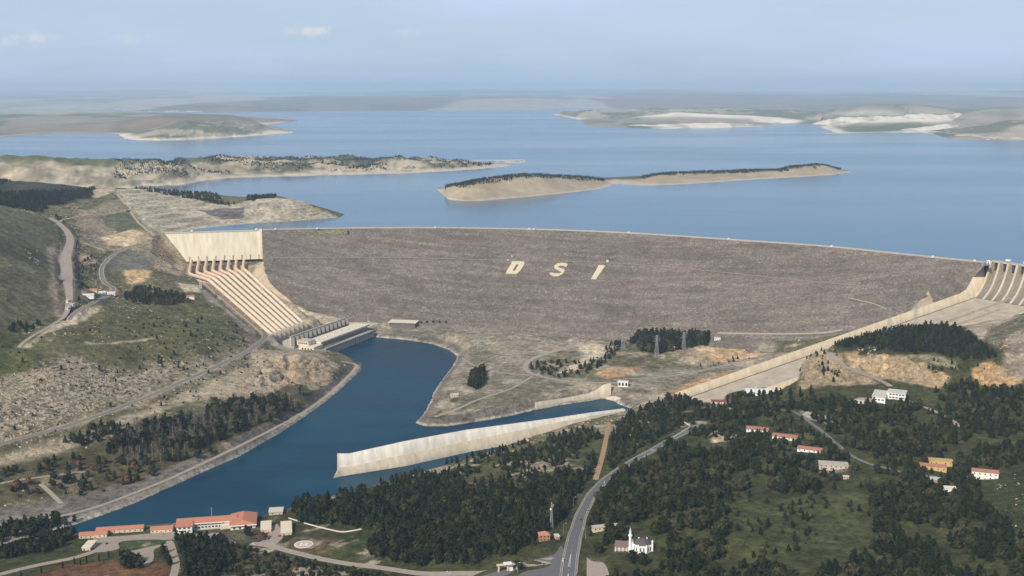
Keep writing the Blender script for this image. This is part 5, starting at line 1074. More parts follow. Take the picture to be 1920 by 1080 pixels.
for x, y, lab in [(1119,895,'street lamp at the lower end of the orange firebreak'),(1075,950,'street lamp left of the main road below the bend'),(1057,1000,'street lamp left of the road beside the radio mast'),(1098,1010,'street lamp on the right of the road near the mosque hall'),(1150,905,'street lamp right of the road at its bend'),(970,1076,'street lamp beside the cream gate portal')]: lamp(x, y, lab, LP, 11, 0 if x < 1090 else math.pi)
def car(q, rz, col, lab, grp='vehicles on the roads', van=False):
    o = empty('parked_car' if not van else 'van', q, rz); T(o, lab, 'car' if not van else 'van', grp); m = mat(col[0], col[1], .3, .03, 1, spec=.5); L_, H_ = (5.2, 1.5) if van else (4.4, .85)
    MB().add([(-L_/2,-.9,.35),(L_/2,-.9,.35),(L_/2,.9,.35),(-L_/2,.9,.35),(-L_/2,-.88,H_),(L_/2-.1,-.85,H_*.9),(L_/2-.1,.85,H_*.9),(-L_/2,.88,H_)], [(3,2,1,0),(4,5,6,7),(0,1,5,4),(1,2,6,5),(2,3,7,6),(3,0,4,7)]).build('body', m, o)
    MB().add([(-L_*.42,-.85,H_),(L_*.25,-.85,H_*.95),(L_*.25,.85,H_*.95),(-L_*.42,.85,H_),(-L_*.36,-.7,H_+.65),(L_*.08,-.7,H_+.65),(L_*.08,.7,H_+.65),(-L_*.36,.7,H_+.65)], [(0,1,5,4),(1,2,6,5),(2,3,7,6),(3,0,4,7)]).build('windows', M_GLASS, o)
    MB().box(-L_*.36, L_*.08, -.72, .72, H_+.64, H_+.7).build('roof', m, o)
    for x in (-L_*.3, L_*.31):
        for y in (-.95, .75): MB().tube((x, y, .33),(x, y+.2, .33), .33, .33, 10).build('wheel', M_DARK, o)
WC, GC, BC, RC = ('white_car_paint', (.8,.8,.8)), ('silver_car_paint', (.45,.46,.48)), ('dark_car_paint', (.04,.045,.06)), ('red_car_paint', (.35,.04,.03))
def on(p, z=.25): q = G(*p); q[2] += z; return q
car(on((1056,1052)), 1.4, WC, 'white van turning at the main road junction', van=True)
for p, a, c_, lab in [((1103,958),1.2,GC,'silver car at the right edge of the main road near the mosque'),((1224,845),.5,WC,'white car on the main road before the upper wood'),((476,1022),-.25,WC,'white car on the entrance road by the office'),((306,1003),.1,GC,'silver car on the yard before the short red house'),((200,1020),1.5,BC,'dark car on the yard near the cream shed'),((525,1006),.3,RC,'red car on the forecourt by the long shed'),((1089,975),1.25,BC,'dark car on the main road near the radio mast'),((1135,905),.75,WC,'white car on the main road at its bend'),((840,1075),.1,WC,'white car on the entrance road left of the gate portal'),((345,1003),.15,WC,'white car on the yard at the office corner'),((1614,752),.3,GC,'silver car beside the white flat roofed office on the hill'),((1700,752),-.5,WC,'white car on the road below the hill office')]: car(on(p), a, c_, lab)
# --- hillside buildings on the right
wo_ = G(1661, 752); wb = empty('white_office', wo_, math.radians(-24)); T(wb, 'white flat roofed office with dark window bands on the wooded hill', 'office'); KEEP.append((wo_[0], wo_[1], 24))
MB().box(-18,0,-12,26,-5,8).build('left_wing', M_MW, wb); MB().box(0.05,26,8,26.2,-5,11.5).build('rear_wing', M_MW, wb); MB().box(-19,.6,-13,27,8,9).build('roof', M_FLAT, wb); MB().box(.65,27,7,27.2,11.5,12.4).build('rear_roof', M_FLAT, wb)
for z_ in (3.6, 8): 
    for k in range(5): MB().box(3.5+k*4.4,6.8+k*4.4,7.9,7.99,z_,z_+1.9).build('window', M_GLASS, wb)
for z_ in (1.2, 4.8): 
    for k in range(6): MB().box(-18.08,-18.01,-9+k*5.6,-5.2+k*5.6,z_,z_+1.7).build('window', M_GLASS, wb)
for k in range(3): MB().box(-15+k*5,-12+k*5,-12.08,-12.01,3,5).build('window', M_GLASS, wb)
house('outbuilding', 'low pale flat building left of the white hill office', 'outbuilding', 1610, 756, 20, 10, 3.2, -15, 'flat', M_WW, M_FLAT, win=(4,1))
house('workshop', 'long pale workshop with white roof behind the cypresses below the chute', 'workshop', 1440, 738, 72, 30, 4.5, -6, 'gable', M_WW, mat('white_sheet_roof', (.72,.70,.64), .6, .06, .2), 3, win=(10,1))
house('workshop', 'dark red roofed shed by the cypresses left of the long workshop', 'workshop', 1352, 756, 30, 12, 4, -4, 'gable', M_CR, mat('dark_red_roof', (.20,.07,.07), .8, .1, .4), 2, win=(5,1))
H3 = 'red roofed houses in the village wood'
house('village_house', 'red roofed white house highest up in the village wood', 'house', 1421, 807, 30, 15, 3.2, -20, wm=M_WW, win=(5,1), group=H3, rm=mat('faded_red_tile', (.38,.17,.12), .8, .14, .5))
house('village_house', 'red roofed white house in the middle of the village three', 'house', 1472, 821, 32, 16, 3.2, -22, wm=M_WW, win=(5,1), group=H3, rm=mat('faded_red_tile', (.38,.17,.12), .8, .14, .5))
house('village_house', 'red roofed house lowest of the village three with a white gable end', 'house', 1519, 845, 30, 14, 3.2, -24, wm=M_WW, win=(5,1), group=H3, rm=mat('faded_red_tile', (.38,.17,.12), .8, .14, .5))
rg = house('ruined_house', 'pale weathered unroofed looking house below the village three', 'house', 1562, 878, 34, 14, 6, -12, 'flat', mat('pale_stained_render', (.52,.44,.37), .85, .25, .25), mat('stained_flat_roof', (.48,.42,.36), .9, .25, .2), win=(6,2))
house('yellow_house', 'yellow house with red roof and dark tree at its corner beside the village road', 'house', 1748, 880, 31, 12, 5.5, -14, wm=M_YEL, win=(5,1), rm=mat('faded_red_tile', (.38,.17,.12), .8, .14, .5))
house('annex', 'yellow flat topped annex behind the yellow house', 'annex', 1763, 871, 27, 9, 6, -14, 'flat', M_YEL, mat('ochre_flat_roof', (.50,.36,.17), .85, .12, .3), win=(5,1))
house('red_roof_house', 'two storey white house with red roof on the open slope', 'house', 1846, 897, 29, 13, 9.5, -20, wm=M_WW, win=(5,2), rm=mat('faded_red_tile', (.38,.17,.12), .8, .14, .5), wh=1.8)
house('white_cottage', 'small white cottage below the dark trees near the two storey house', 'cottage', 1780, 921, 12, 9, 4.5, -10, 'gable', M_MW, M_FLAT, 2, win=(2,1))
house('concrete_hut', 'tiny pale hut on the clearing below the ruined house', 'hut', 1586, 897, 6, 4, 2.5, -10, 'flat', M_CR, M_FLAT, win=(2,1))
house('garage', 'grey flat garage on the road below the yellow house', 'garage', 1752, 903, 14, 9, 3.5, -12, 'flat', M_CONC3, M_FLAT, win=(3,1))
for x, y in ((1385,752),(1410,751),(1440,750),(1470,749),(1500,748),(1400,758),(1440,758),(1480,757)): q = G(x, y); KEEP.append((q[0], q[1], 15))
# --- valley
house('control_building', 'long cream flat roofed building at the dam toe right of the powerhouse', 'control building', 757, 609, 56, 26, 7, -9, 'flat', mat('dark_glazed_front', (.14,.13,.12), .5, .1, .2), mat('cream_flat_roof', (.70,.63,.50), .8, .08, .2), win=(9,1), over=2.5)
house('site_hut', 'small yellow hut before the dark toe wood', 'hut', 1259, 656, 12, 9, 6, -10, 'gable', M_CR, mat('pale_roof', (.7,.68,.63), .7, .08, .5), 2, win=(3,1))
house('site_hut', 'white hut right of the dark toe wood', 'hut', 1345, 638, 12, 9, 5, -10, 'flat', M_WW, M_FLAT, win=(3,1))
house('gate_house', 'white frame gate house at the head of the outlet canal', 'gate house', 1168, 724, 17, 8, 8, -8, 'flat', M_WW, M_WW, win=(3,1), ww=3.5, wh=5, door=False)
house('site_hut', 'white hut in the scrub by the valley track', 'hut', 1076, 690, 14, 8, 3.5, 5, 'flat', M_CR, M_FLAT, win=(3,1))
house('site_hut', 'pale hut near the lone tree clump on the river flat', 'hut', 852, 743, 12, 8, 3.2, 14, 'flat', M_CR, M_FLAT, win=(3,1))
house('portal_building', 'cream portal block with two dark tunnel mouths beside the chute wall', 'tunnel portal', 1690, 583, 30, 14, 9, -22, 'flat', M_CR, M_FLAT, win=(2,1), ww=8, wh=6, door=False, at=G(1690, 583)+[0,0,1])
CAMP = 'low buildings of the hillside camp'
for x, y, w_, lab in [(165,556,22,'white low building at the left end of the hillside camp'),(186,551,26,'white low building in the middle of the hillside camp'),(208,552,18,'white low building at the right end of the hillside camp by the switchback road'),(176,546,14,'small orange roofed building behind the hillside camp')]:
    house('camp_building', lab, 'building', x, y, w_, 10, 4, 8, 'gable', M_WW if 'orange' not in lab else M_CR, mat('white_sheet_roof', (.72,.70,.64), .6, .06, .2) if 'orange' not in lab else M_TILE, 1.5, win=(4,1), group=CAMP)
house('watch_house', 'small orange and white house at the edge beside the penstock bend', 'house', 358, 560, 16, 9, 5, 0, 'gable', M_WW, M_TILE, 2, win=(3,1))
house('tower_block', 'dark narrow winch tower beside the top of the service stair', 'tower', 377, 540, 6, 6, 14, 0, 'flat', M_CONC3, M_FLAT, win=(1,2), side=(1,2), door=False)
for x, y, lab in [(128,566,'white trailer nearest the ridge road in the parking strip'),(128,580,'white trailer lower in the parking strip by the ridge road'),(137,573,'white trailer right side of the parking strip')]: house('trailer', lab, 'trailer', x, y, 8, 4, 3, 80, 'flat', M_WW, M_FLAT, win=(2,1), side=(1,1), group='trailers in the parking strip')
# ================================================================== TREES
def leaf_mat(name, tint):
    m = bpy.data.materials.new(name); m.use_nodes = True; t = m.node_tree; b = t.nodes['Principled BSDF']
    a = N(t, 'ShaderNodeAttribute', attribute_name='col'); L(a.outputs['Color'], b.inputs['Base Color'], t); b.inputs['Roughness'].default_value = .8; b.inputs['Specular IOR Level'].default_value = .15; return m
M_LEAF = leaf_mat('foliage', 0); M_BARK = mat('tree_bark', (.10,.075,.055), .9, .2, 1.5); M_PALEBARK = mat('pale_bark', (.30,.265,.22), .9, .2, 1.5)
def crown_mesh(kind, n, seed, col):
    """many small leaf sprays spread through a crown of unit height"""
    r = np.random.default_rng(seed); V, C = [], []
    lob = r.normal(0, 1, (6, 3)); lob[:, 2] = r.uniform(.25, .9, 6)
    for i in range(n):
        z = r.uniform(.0, 1)
        if kind == 'pine': rad = .33*(1-z)**.7*(.75+.5*r.random())+.02; z_ = .12+.88*z
        elif kind == 'cypress': rad = .13*math.sin(math.pi*min(1, .12+z*.88))**.7*(.8+.3*r.random()); z_ = .03+.97*z
        elif kind == 'round': rad = .46*math.sqrt(max(0, 1-(2*z-1)**2))*(.72+.45*r.random()); z_ = .18+.82*z
        elif kind == 'bare': rad = .30*math.sqrt(max(0, 1-(1.6*z-.75)**2))*r.random()**.5; z_ = .25+.75*z
        else: rad = .6*math.sqrt(max(0, 1-z*z))*(.7+.45*r.random()); z_ = z*.8
        th = r.uniform(0, 2*math.pi); k = r.random()**.35; lump = 1+.28*math.sin(3*th+seed+5*z)
        c = np.array([math.cos(th)*rad*k*lump, math.sin(th)*rad*k*lump, z_])
        s = {'pine': .105, 'cypress': .05, 'round': .12, 'bare': .055, 'bush': .17}[kind]*(.7+.6*r.random())
        u_ = r.normal(0, 1, 3); u_ /= np.linalg.norm(u_); w_ = np.cross(u_, r.normal(0, 1, 3)); w_ /= np.linalg.norm(w_)
        if kind == 'bare': u_ = np.array([u_[0]*.5, u_[1]*.5, 1.2]); s2 = s*.22
        else: s2 = s*.75
        V += [c-u_*s-w_*s2*.6, c+u_*s*.2-w_*s2, c+u_*s+w_*s2*.3, c-u_*s*.2+w_*s2]
        C += [np.array(col)*(.65+.7*r.random())]*4
    return np.array(V), np.array(C)
def core(kind, col):
    prof = {'pine': [(.14,.16),(.35,.22),(.6,.14),(.93,.02)], 'cypress': [(.04,.05),(.3,.105),(.7,.08),(.97,.01)], 'round': [(.22,.18),(.45,.36),(.72,.33),(.93,.1)], 'bush': [(0,.42),(.3,.45),(.55,.3),(.72,.06)]}.get(kind)
    if not prof: return np.zeros((0, 3)), np.zeros((0, 3)), []
    V, Fq, n = [], [], 7
    for j, (z, r_) in enumerate(prof):
        for k in range(n): th = 2*math.pi*k/n+j*.4; q = r_*(1+.18*math.sin(5*k+j*3)); V.append((q*math.cos(th), q*math.sin(th), z))
    for j in range(len(prof)-1):
        for k in range(n): Fq.append((j*n+k, j*n+(k+1) % n, (j+1)*n+(k+1) % n, (j+1)*n+k))
    return np.array(V), np.array([np.array(col)*.8]*len(V)), Fq
def template(kind, n, seed, col):
    v, c = crown_mesh(kind, n, seed, col); f = np.arange(len(v)).reshape(-1, 4); cv, cc, cf = core(kind, col)
    if len(cf): f = np.vstack([f, np.array(cf)+len(v)]); v = np.vstack([v, cv]); c = np.vstack([c, cc])
    return v, c, f
COLS = {'pine': [(.015,.022,.010),(.019,.027,.011),(.013,.020,.010),(.036,.042,.017)], 'cypress': [(.014,.021,.010)], 'round': [(.022,.030,.011),(.030,.033,.013),(.019,.027,.011),(.056,.054,.024)],
        'bare': [(.12,.098,.078),(.10,.09,.062),(.14,.115,.095)], 'bush': [(.028,.034,.015),(.038,.038,.018),(.052,.036,.022)], 'rust': [(.20,.09,.05)], 'plum': [(.11,.065,.05)]}
SHAPE = {'rust': 'round', 'plum': 'bush'}
NAME = {'pine': ('pine_tree','pine tree'), 'cypress': ('cypress_tree','cypress'), 'round': ('broadleaf_tree','tree'), 'bare': ('bare_tree','bare tree'), 'bush': ('shrub','shrub'), 'rust': ('rust_tree','tree'), 'plum': ('plum_shrub','shrub')}
NLEAF = {'pine': 150, 'cypress': 120, 'round': 150, 'bare': 130, 'bush': 90, 'rust': 120, 'plum': 90}
TRUNKH = {'pine': .3, 'cypress': .1, 'round': .35, 'bare': .95, 'bush': .2, 'rust': .3, 'plum': .2}
PROTO = {}
def proto(kind, var):
    if (kind, var) in PROTO: return PROTO[kind, var]
    sh = SHAPE.get(kind, kind); v, c, f = template(sh, NLEAF[kind], 50+var*7+len(kind), COLS[kind][var]); nm = NAME[kind][0]
    o = mk('crown', v, f.astype(np.int32), M_LEAF, col=np.c_[c, np.ones(len(c))]); me = o.data; bpy.data.objects.remove(o)
    mb = MB(); mb.tube((0,0,-.15),(0,0,TRUNKH[kind]), .022, .012, 6)
    if kind == 'bare':
        for k in range(7): a = k*2.4; z = .3+.08*k; mb.tube((0,0,z),(math.cos(a)*.22, math.sin(a)*.22, z+.24), .009, .003, 4)
    o = mb.build('trunk', M_PALEBARK if kind == 'bare' else M_BARK); mt = o.data; bpy.data.objects.remove(o)
    PROTO[kind, var] = (me, mt); return me, mt
ROADPTS = [(p[:, :2], w_) for k, (p, w_) in ROADS.items()]
def clear(x, y, r):
    ok = np.ones(x.shape, bool)
    for p, w_ in ROADPTS:
        si = (x > p[:, 0].min()-20) & (x < p[:, 0].max()+20) & (y > p[:, 1].min()-20) & (y < p[:, 1].max()+20)
        if si.any(): d, _ = pdist(p[::2] if len(p) > 8 else p, x[si], y[si]); ok[si] &= d > w_.max()/2+r
    for k, q in PADS.items():
        if k != 'helipad': ok &= sdist(q, x, y) < -r*.6
    u_, w_ = spuw(x, y); ok &= ~((u_ > -.1) & (u_ < 1.03) & (w_ > -12) & (w_ < cw(u_)+9))
    for cx, cy, cr in KEEP: ok &= np.hypot(x-cx, y-cy) > cr
    return ok
TREES = []                                                            # kind, var, x, y, z, height, spin, zone
ZLAB = {}
def grow(zone, pxs, spacing, kinds, hgt, lab, gap=0.0, gscale=40, edge=6, world=None, keep=True, seed=0, minz=None):
    """kinds: {kind: share}; gap: share of the zone left open in patches"""
    q = Gs(pxs) if world is None else world; r = np.random.default_rng(1000+len(ZLAB)+seed)
    x0, x1, y0, y1 = q[:, 0].min(), q[:, 0].max(), q[:, 1].min(), q[:, 1].max()
    X, Y = np.meshgrid(np.arange(x0, x1, spacing), np.arange(y0, y1, spacing)); X = X+r.uniform(-.48, .48, X.shape)*spacing; Y = Y+r.uniform(-.48, .48, Y.shape)*spacing; X, Y = X.ravel(), Y.ravel()
    sd = sdist(q, X, Y)+fbm(X, Y, 25, 2, 7)*edge; nz_ = fbm(X, Y, gscale, 3, 77+len(ZLAB))
    ok = (sd > 0) & (nz_ > -.45+gap)
    X, Y = X[ok], Y[ok]
    if keep and len(X): ok = clear(X, Y, 3.5); X, Y = X[ok], Y[ok]
    zz = hz(X, Y); names = list(kinds); pr = np.array(list(kinds.values()), float); pr /= pr.sum()
    for x, y, z in zip(X, Y, zz):
        if z < 1.2: continue
        k = names[int(r.choice(len(names), p=pr))]; h_ = r.uniform(*hgt)*(1 if k not in ('bush','plum') else .42)
        TREES.append((k, int(r.integers(len(COLS[k]))), x, y, z, h_, r.uniform(0, 6.28), zone))
    ZLAB[zone] = lab
P_, B_, R2_ = 'pine', 'bush', 'round'
grow('mid', [(560,985),(545,952),(600,945),(700,925),(760,905),(860,890),(880,920),(960,925),(1050,890),(1110,890),(1070,945),(1040,990),(1000,1030),(900,1058),(790,1062),(690,1045),(705,1000),(640,985)], 8.0, {P_:.84,R2_:.16}, (7,15), 'in the dense wood between the helipad lawn and the main road', .04, 24, edge=5)
grow('wall', [(700,912),(790,885),(900,856),(980,832),(1060,815),(1130,795),(1140,830),(1110,888),(1040,892),(960,922),(885,915),(860,890),(770,905)], 9.5, {P_:.8,B_:.2}, (6,11), 'on the grassy slope below the long river wall', .38, 28)
grow('verge', [(1150,800),(1180,775),(1280,795),(1255,815),(1190,850),(1150,880),(1125,890),(1135,850)], 8.5, {P_:.7,R2_:.2,B_:.1}, (7,11), 'between the orange firebreak and the main road', .1)
grow('upper', [(1190,775),(1250,748),(1330,745),(1500,742),(1600,735),(1640,752),(1700,742),(1800,720),(1930,735),(2020,740),(2020,860),(1850,865),(1740,860),(1640,862),(1560,825),(1480,775),(1400,790),(1300,800),(1240,800)], 8.8, {P_:.68,R2_:.22,B_:.1}, (7,14), 'in the wood around the white hill office and village', .26, 30)
grow('village', [(1290,815),(1400,790),(1480,785),(1560,830),(1600,860),(1620,900),(1560,905),(1450,860),(1330,850)], 9, {P_:.6,R2_:.3,B_:.1}, (7,11), 'in the village among the red roofed houses', .15)
grow('fore', [(1110,930),(1150,900),(1250,835),(1330,850),(1460,865),(1560,905),(1500,925),(1380,930),(1360,1000),(1380,1060),(1500,1075),(1500,1120),(1140,1120),(1120,1050),(1105,1000),(1090,965)], 8.6, {P_:.5,R2_:.38,B_:.12}, (7,14), 'in the dark wood right of the main road around the mosque', .32, 26)
grow('clearing', [(1380,930),(1500,925),(1640,905),(1650,1020),(1560,1075),(1400,1065),(1360,1000)], 13, {P_:.75,B_:.25}, (5,10), 'standing singly on the clearing in the dark wood', .5, 30)
grow('fore_right', [(1620,905),(1740,915),(1830,925),(1850,960),(1900,1010),(2030,1010),(2050,1120),(1480,1120),(1560,1070),(1650,1020)], 8.8, {P_:.72,R2_:.2,B_:.08}, (7,14), 'in the dark wood filling the lower right corner', .32, 26)
grow('slope_right', [(1640,865),(1740,865),(1850,868),(1930,862),(2030,862),(2030,885),(1900,878),(1840,880),(1830,925),(1740,915),(1640,890)], 8, {P_:.6,R2_:.4}, (7,11), 'around the yellow house and the two storey white house', .1)
grow('knoll', [(1570,648),(1600,634),(1640,620),(1700,613),(1790,618),(1850,650),(1868,670),(1840,676),(1760,664),(1690,664),(1640,652),(1590,656)], 6.8, {P_:1}, (7,11), 'on the wooded knoll in front of the spillway chute', -.3, edge=4)
grow('knoll_edge', [(1480,690),(1530,660),(1560,645),(1575,650),(1540,672),(1500,700)], 9, {P_:.8,B_:.2}, (6,9), 'on the edge of the knoll beside the chute wall', .1)
grow('knoll_slope', [(1495,712),(1530,680),(1572,658),(1585,680),(1560,720)], 10, {P_:.45,B_:.55}, (5,9), 'on the left flank of the knoll above the chute', .05)
grow('quarry', [(1700,665),(1800,675),(1860,690),(1800,700),(1780,715),(1730,690)], 11, {P_:.6,B_:.4}, (4,8), 'above the ochre quarry face', .25)
grow('toe', [(1183,640),(1200,628),(1250,630),(1330,632),(1330,645),(1275,655),(1240,664),(1200,660)], 7.5, {P_:.8,R2_:.2}, (12,19), 'in the dark wood at the dam toe', -.3, edge=3)
grow('toe_line', [(1090,690),(1130,665),(1165,640),(1175,645),(1140,680),(1100,702)], 9, {P_:.5,B_:.5}, (6,11), 'in the diagonal row left of the dark toe wood', .1)
grow('scrub', [(985,690),(1030,675),(1090,680),(1085,705),(1040,712),(1000,702)], 11, {B_:.6,P_:.2,R2_:.2}, (6,9), 'in the scrub inside the loop of the valley track', .15)
grow('clump', [(880,725),(884,706),(900,698),(910,700),(906,722),(892,730)], 6.5, {P_:.8,R2_:.2}, (12,17), 'in the lone clump on the river flat', -.4, edge=1)
grow('terrace_bush', [(1290,690),(1370,672),(1420,672),(1340,690)], 13, {B_:.9,P_:.1}, (5,8), 'on the terrace beside the side track', .3)
grow('poplar', [(200,835),(260,800),(340,785),(430,755),(520,745),(570,740),(560,765),(500,795),(420,825),(330,862),(250,880),(190,865)], 8.2, {'bare':.62,P_:.18,R2_:.15,'plum':.05}, (11,18), 'in the poplar grove along the left river bank', -.1, edge=5)
grow('bank', [(40,880),(110,860),(180,860),(250,880),(330,860),(420,835),(440,840),(350,880),(260,905),(170,930),(60,930),(-40,940),(-40,890)], 12, {P_:.3,R2_:.35,'bare':.15,'plum':.13,'rust':.07}, (7,12), 'in the gardens between the grove and the dike', .1)
grow('bank_upper', [(110,830),(170,805),(230,795),(225,815),(150,840)], 9, {P_:.7,R2_:.3}, (8,12), 'in the dark clump below the hill road', .0)
grow('corner', [(-60,1000),(0,985),(60,975),(142,982),(140,1010),(90,1035),(0,1050),(-60,1060)], 7, {P_:.75,R2_:.25}, (8,13), 'in the lower left corner by the river', -.1)
grow('grove', [(322,1012),(345,1010),(400,1008),(425,1020),(432,1060),(400,1085),(345,1085),(328,1050)], 6.2, {P_:1}, (9,13), 'in the square grove below the office yard', -.4, edge=1)
grow('court_clump', [(222,1062),(232,1046),(262,1044),(268,1062),(245,1075)], 6.5, {R2_:.6,P_:.4}, (8,12), 'in the round clump inside the residence drive', -.4, edge=1)
grow('row_trees', [(236,1000),(250,988),(290,988),(290,1003),(250,1004)], 8, {P_:.7,R2_:.3}, (9,14), 'in the dark trees before the residence row', -.2, edge=1)
grow('bottom', [(430,1040),(520,1050),(640,1070),(730,1085),(730,1120),(420,1120)], 9, {R2_:.5,B_:.35,P_:.15}, (5,9), 'on the rough ground below the entrance road', .12)
grow('left_dots', [(0,650),(250,600),(440,600),(470,650),(400,690),(250,700),(60,720)], 20, {B_:.8,P_:.2}, (5,10), 'dotted over the grassy left hillside', .25, 60)
grow('left_dots_low', [(0,760),(300,690),(440,650),(490,660),(560,730),(420,745),(200,800),(0,830)], 18, {B_:.85,P_:.15}, (4,8), 'dotted over the stony slope around the hill road', .3, 50)
grow('ridge_wood', [(-30,362),(60,360),(180,354),(172,370),(90,388),(70,400),(40,392),(-30,382)], 10, {P_:1}, (7,11), 'in the dark wood on the left ridge', -.3, edge=8)
grow('ridge_line', [(-30,344),(60,336),(140,334),(230,342),(300,350),(415,375),(440,386),(400,382),(330,368),(250,354),(120,344),(0,350)], 11, {P_:1}, (7,10), 'along the skyline ridge left of the lake', -.2, edge=5)
grow('cape_line', [(463,373),(500,366),(560,370),(562,375),(510,372),(470,378)], 9, {P_:1}, (7,10), 'in the row on top of the terraced cape', -.5, edge=2)
grow('camp_wood', [(230,558),(260,540),(300,545),(350,555),(370,565),(330,572),(280,572),(240,568)], 10, {P_:.7,R2_:.3}, (7,11), 'in the dark strip right of the hillside camp', -.1)
grow('road_wood', [(138,490),(175,480),(190,495),(170,520),(150,560),(136,560)], 12, {P_:.5,B_:.5}, (5,9), 'right of the broad ridge road', .05)
grow('left_wood', [(10,612),(40,604),(88,610),(85,622),(20,625)], 10, {P_:.8,B_:.2}, (8,11), 'in the dark strip on the left hillside', -.3, edge=3)
grow('road_edge', [(100,402),(112,408),(145,455),(145,470),(132,460),(125,435)], 9, {P_:1}, (5,8), 'along the outer edge of the ridge road bend', -.2, edge=2)
grow('ridge_road_low', [(135,560),(150,562),(148,600),(130,600)], 9, {P_:.6,B_:.4}, (6,9), 'below the trailers by the ridge road', -.2, edge=2)
# planted rows and single trees
def single(kind, px, py, h_, lab_zone, lab, var=0):
    q = G(px, py); ZLAB[lab_zone] = lab; TREES.append((kind, var, q[0], q[1], q[2], h_, px*.37, lab_zone))
for k, (x, y) in enumerate([(424,1021),(436,1024),(448,1027),(458,1030),(470,1032),(482,1035),(497,1040),(520,1043),(532,1047),(556,1052),(567,1054),(580,1057),(602,1063),(628,1068),(640,1070),(652,1072),(664,1074),(676,1076),(688,1077),(700,1079),(712,1081)]): single('round', x, y+2, 6.2, 'avenue', 'in the clipped row along the entrance road', 2)
for x, y in [(140,1058),(151,1060),(163,1056),(186,1053),(204,1046),(225,1043),(40,1083),(78,1076),(118,1066)]: single('cypress', x, y, 8, 'access_row', 'in the row along the access road at the lower left')
for x, y in [(1374,757),(1382,757),(1430,752),(1446,752),(1457,752),(1482,752),(1364,760),(1358,775),(1500,745),(1520,742),(1276,760)]: single('cypress', x, y, 17, 'cypress_row', 'in front of the long pale workshop')
for x, y in [(462,1003),(467,1006),(306,1038),(312,1050),(318,1060)]: single('pine', x, y, 12, 'office_trees', 'beside the right wing of the white office or the drive')
single('plum', 494, 1011, 10, 'plum_one', 'at the corner of the white office'); single('plum', 486, 1009, 9, 'plum_one', 'at the corner of the white office')
single('round', 970, 1066, 9, 'gate_tree', 'round dark tree just right of the cream gate portal', 2); single('round', 975, 1068, 8, 'gate_tree', 'round dark tree just right of the cream gate portal', 2)
for x, y in [(1735,613),(1745,613),(1765,614),(1775,614),(1790,617)]: single('pine', x, y, 13, 'sky_pines', 'in the little stand on top of the knoll')
for x, y in [(790,607),(800,606),(812,606),(824,606),(836,606)]: single('round', x, y, 6, 'toe_row', 'in the short row right of the dam toe building', 1)
# ---- the nearest of every kind become trees of their own, the rest one wood --------------------------------
ADJ = {'pine': ['dark green pine','deep green pine','blackish green pine','mid green pine'], 'cypress': ['slim dark cypress'], 'round': ['dark green round tree','olive round tree','green round tree','brownish round tree'], 'bare': ['bare grey brown poplar','bare olive grey poplar','bare pinkish grey poplar'], 'bush': ['dark shrub','olive shrub','reddish shrub'], 'rust': ['rust coloured tree'], 'plum': ['plum coloured shrub']}
LIMIT = {'pine': 300, 'round': 230, 'bush': 160, 'bare': 150, 'cypress': 60, 'rust': 40, 'plum': 60}
ta_ = np.array([(t_[2], t_[3], t_[4]+t_[5]*.5) for t_ in TREES]); tpx, tpy = proj(ta_); vis = (tpx > -12) & (tpx < 1932) & (tpy < 1092)
size = np.array([t_[5] for t_ in TREES])/np.linalg.norm(ta_-np.array([0, 0, H]), axis=1)
order = np.argsort(-size*vis); count = {}; rest = {}
for i in order:
    k, var, x, y, z, h_, sp__, zone = TREES[i]
    if not vis[i] and (tpx[i] < -260 or tpx[i] > 2180 or tpy[i] > 1250): continue
    if vis[i] and count.get(k, 0) < LIMIT[k]:
        count[k] = count.get(k, 0)+1; me, mt = proto(k, var); o = empty(NAME[k][0], (x, y, z), sp__); o.scale = (h_, h_, h_)
        lab = ZLAB[zone] if ZLAB[zone].startswith('round dark') else ADJ[k][var]+' '+ZLAB[zone]
        T(o, lab, NAME[k][1], ADJ[k][var].split()[-1]+'s '+ZLAB[zone] if not ZLAB[zone].startswith('round dark') else 'trees by the gate portal')
        for nm, d in (('crown', me), ('trunk', mt)):
            c = bpy.data.objects.new(nm, d); COL.objects.link(c); c.parent = o
    else: rest.setdefault(k, []).append(i)
print('TREES', len(TREES), count, {k: len(v) for k, v in rest.items()})
RESTNAME = {'pine': ('pine_wood','dark green pine wood spread over the knoll, ridges and village slopes'), 'round': ('broadleaf_wood','olive broadleaf trees massed among the farther pines'), 'bush': ('scrub','small dark scrub bushes scattered over the farther slopes'), 'bare': ('poplar_wood','bare grey poplars massed on the far part of the left bank'), 'cypress': ('cypress_wood','dark cypresses massed beyond the workshop'), 'rust': ('rust_scrub','rust coloured bushes beyond the gardens'), 'plum': ('plum_scrub','plum coloured bushes beyond the gardens')}
def merged(name, items, kind_, n, lab, cat):
    Vs, Cs, Fs, off = [], [], [], 0; tp = {}
    for (k, var, x, y, z, h_, s_) in items:
        if (k, var) not in tp: tp[k, var] = template(SHAPE.get(k, k), n, 90+var*3, COLS[k][var])
        v, c, f = tp[k, var]; ca, sa = math.cos(s_), math.sin(s_)
        q = np.stack([(v[:, 0]*ca-v[:, 1]*sa)*h_+x, (v[:, 0]*sa+v[:, 1]*ca)*h_+y, v[:, 2]*h_+z-.2], 1); Vs.append(q); Cs.append(c*(.8+.4*((x*7.3+y*3.1) % 1))); Fs.append(f+off); off += len(v)
    o = mk(name, np.vstack(Vs), np.vstack(Fs).astype(np.int32), M_LEAF, col=np.c_[np.vstack(Cs), np.ones(off)]); T(o, lab, cat, kind='stuff'); return o
for k, ii in rest.items():
    merged(RESTNAME[k][0], [(TREES[i][0], TREES[i][1], *TREES[i][2:7]) for i in ii], k, 60, RESTNAME[k][1], 'wood' if 'wood' in RESTNAME[k][0] else 'scrub')
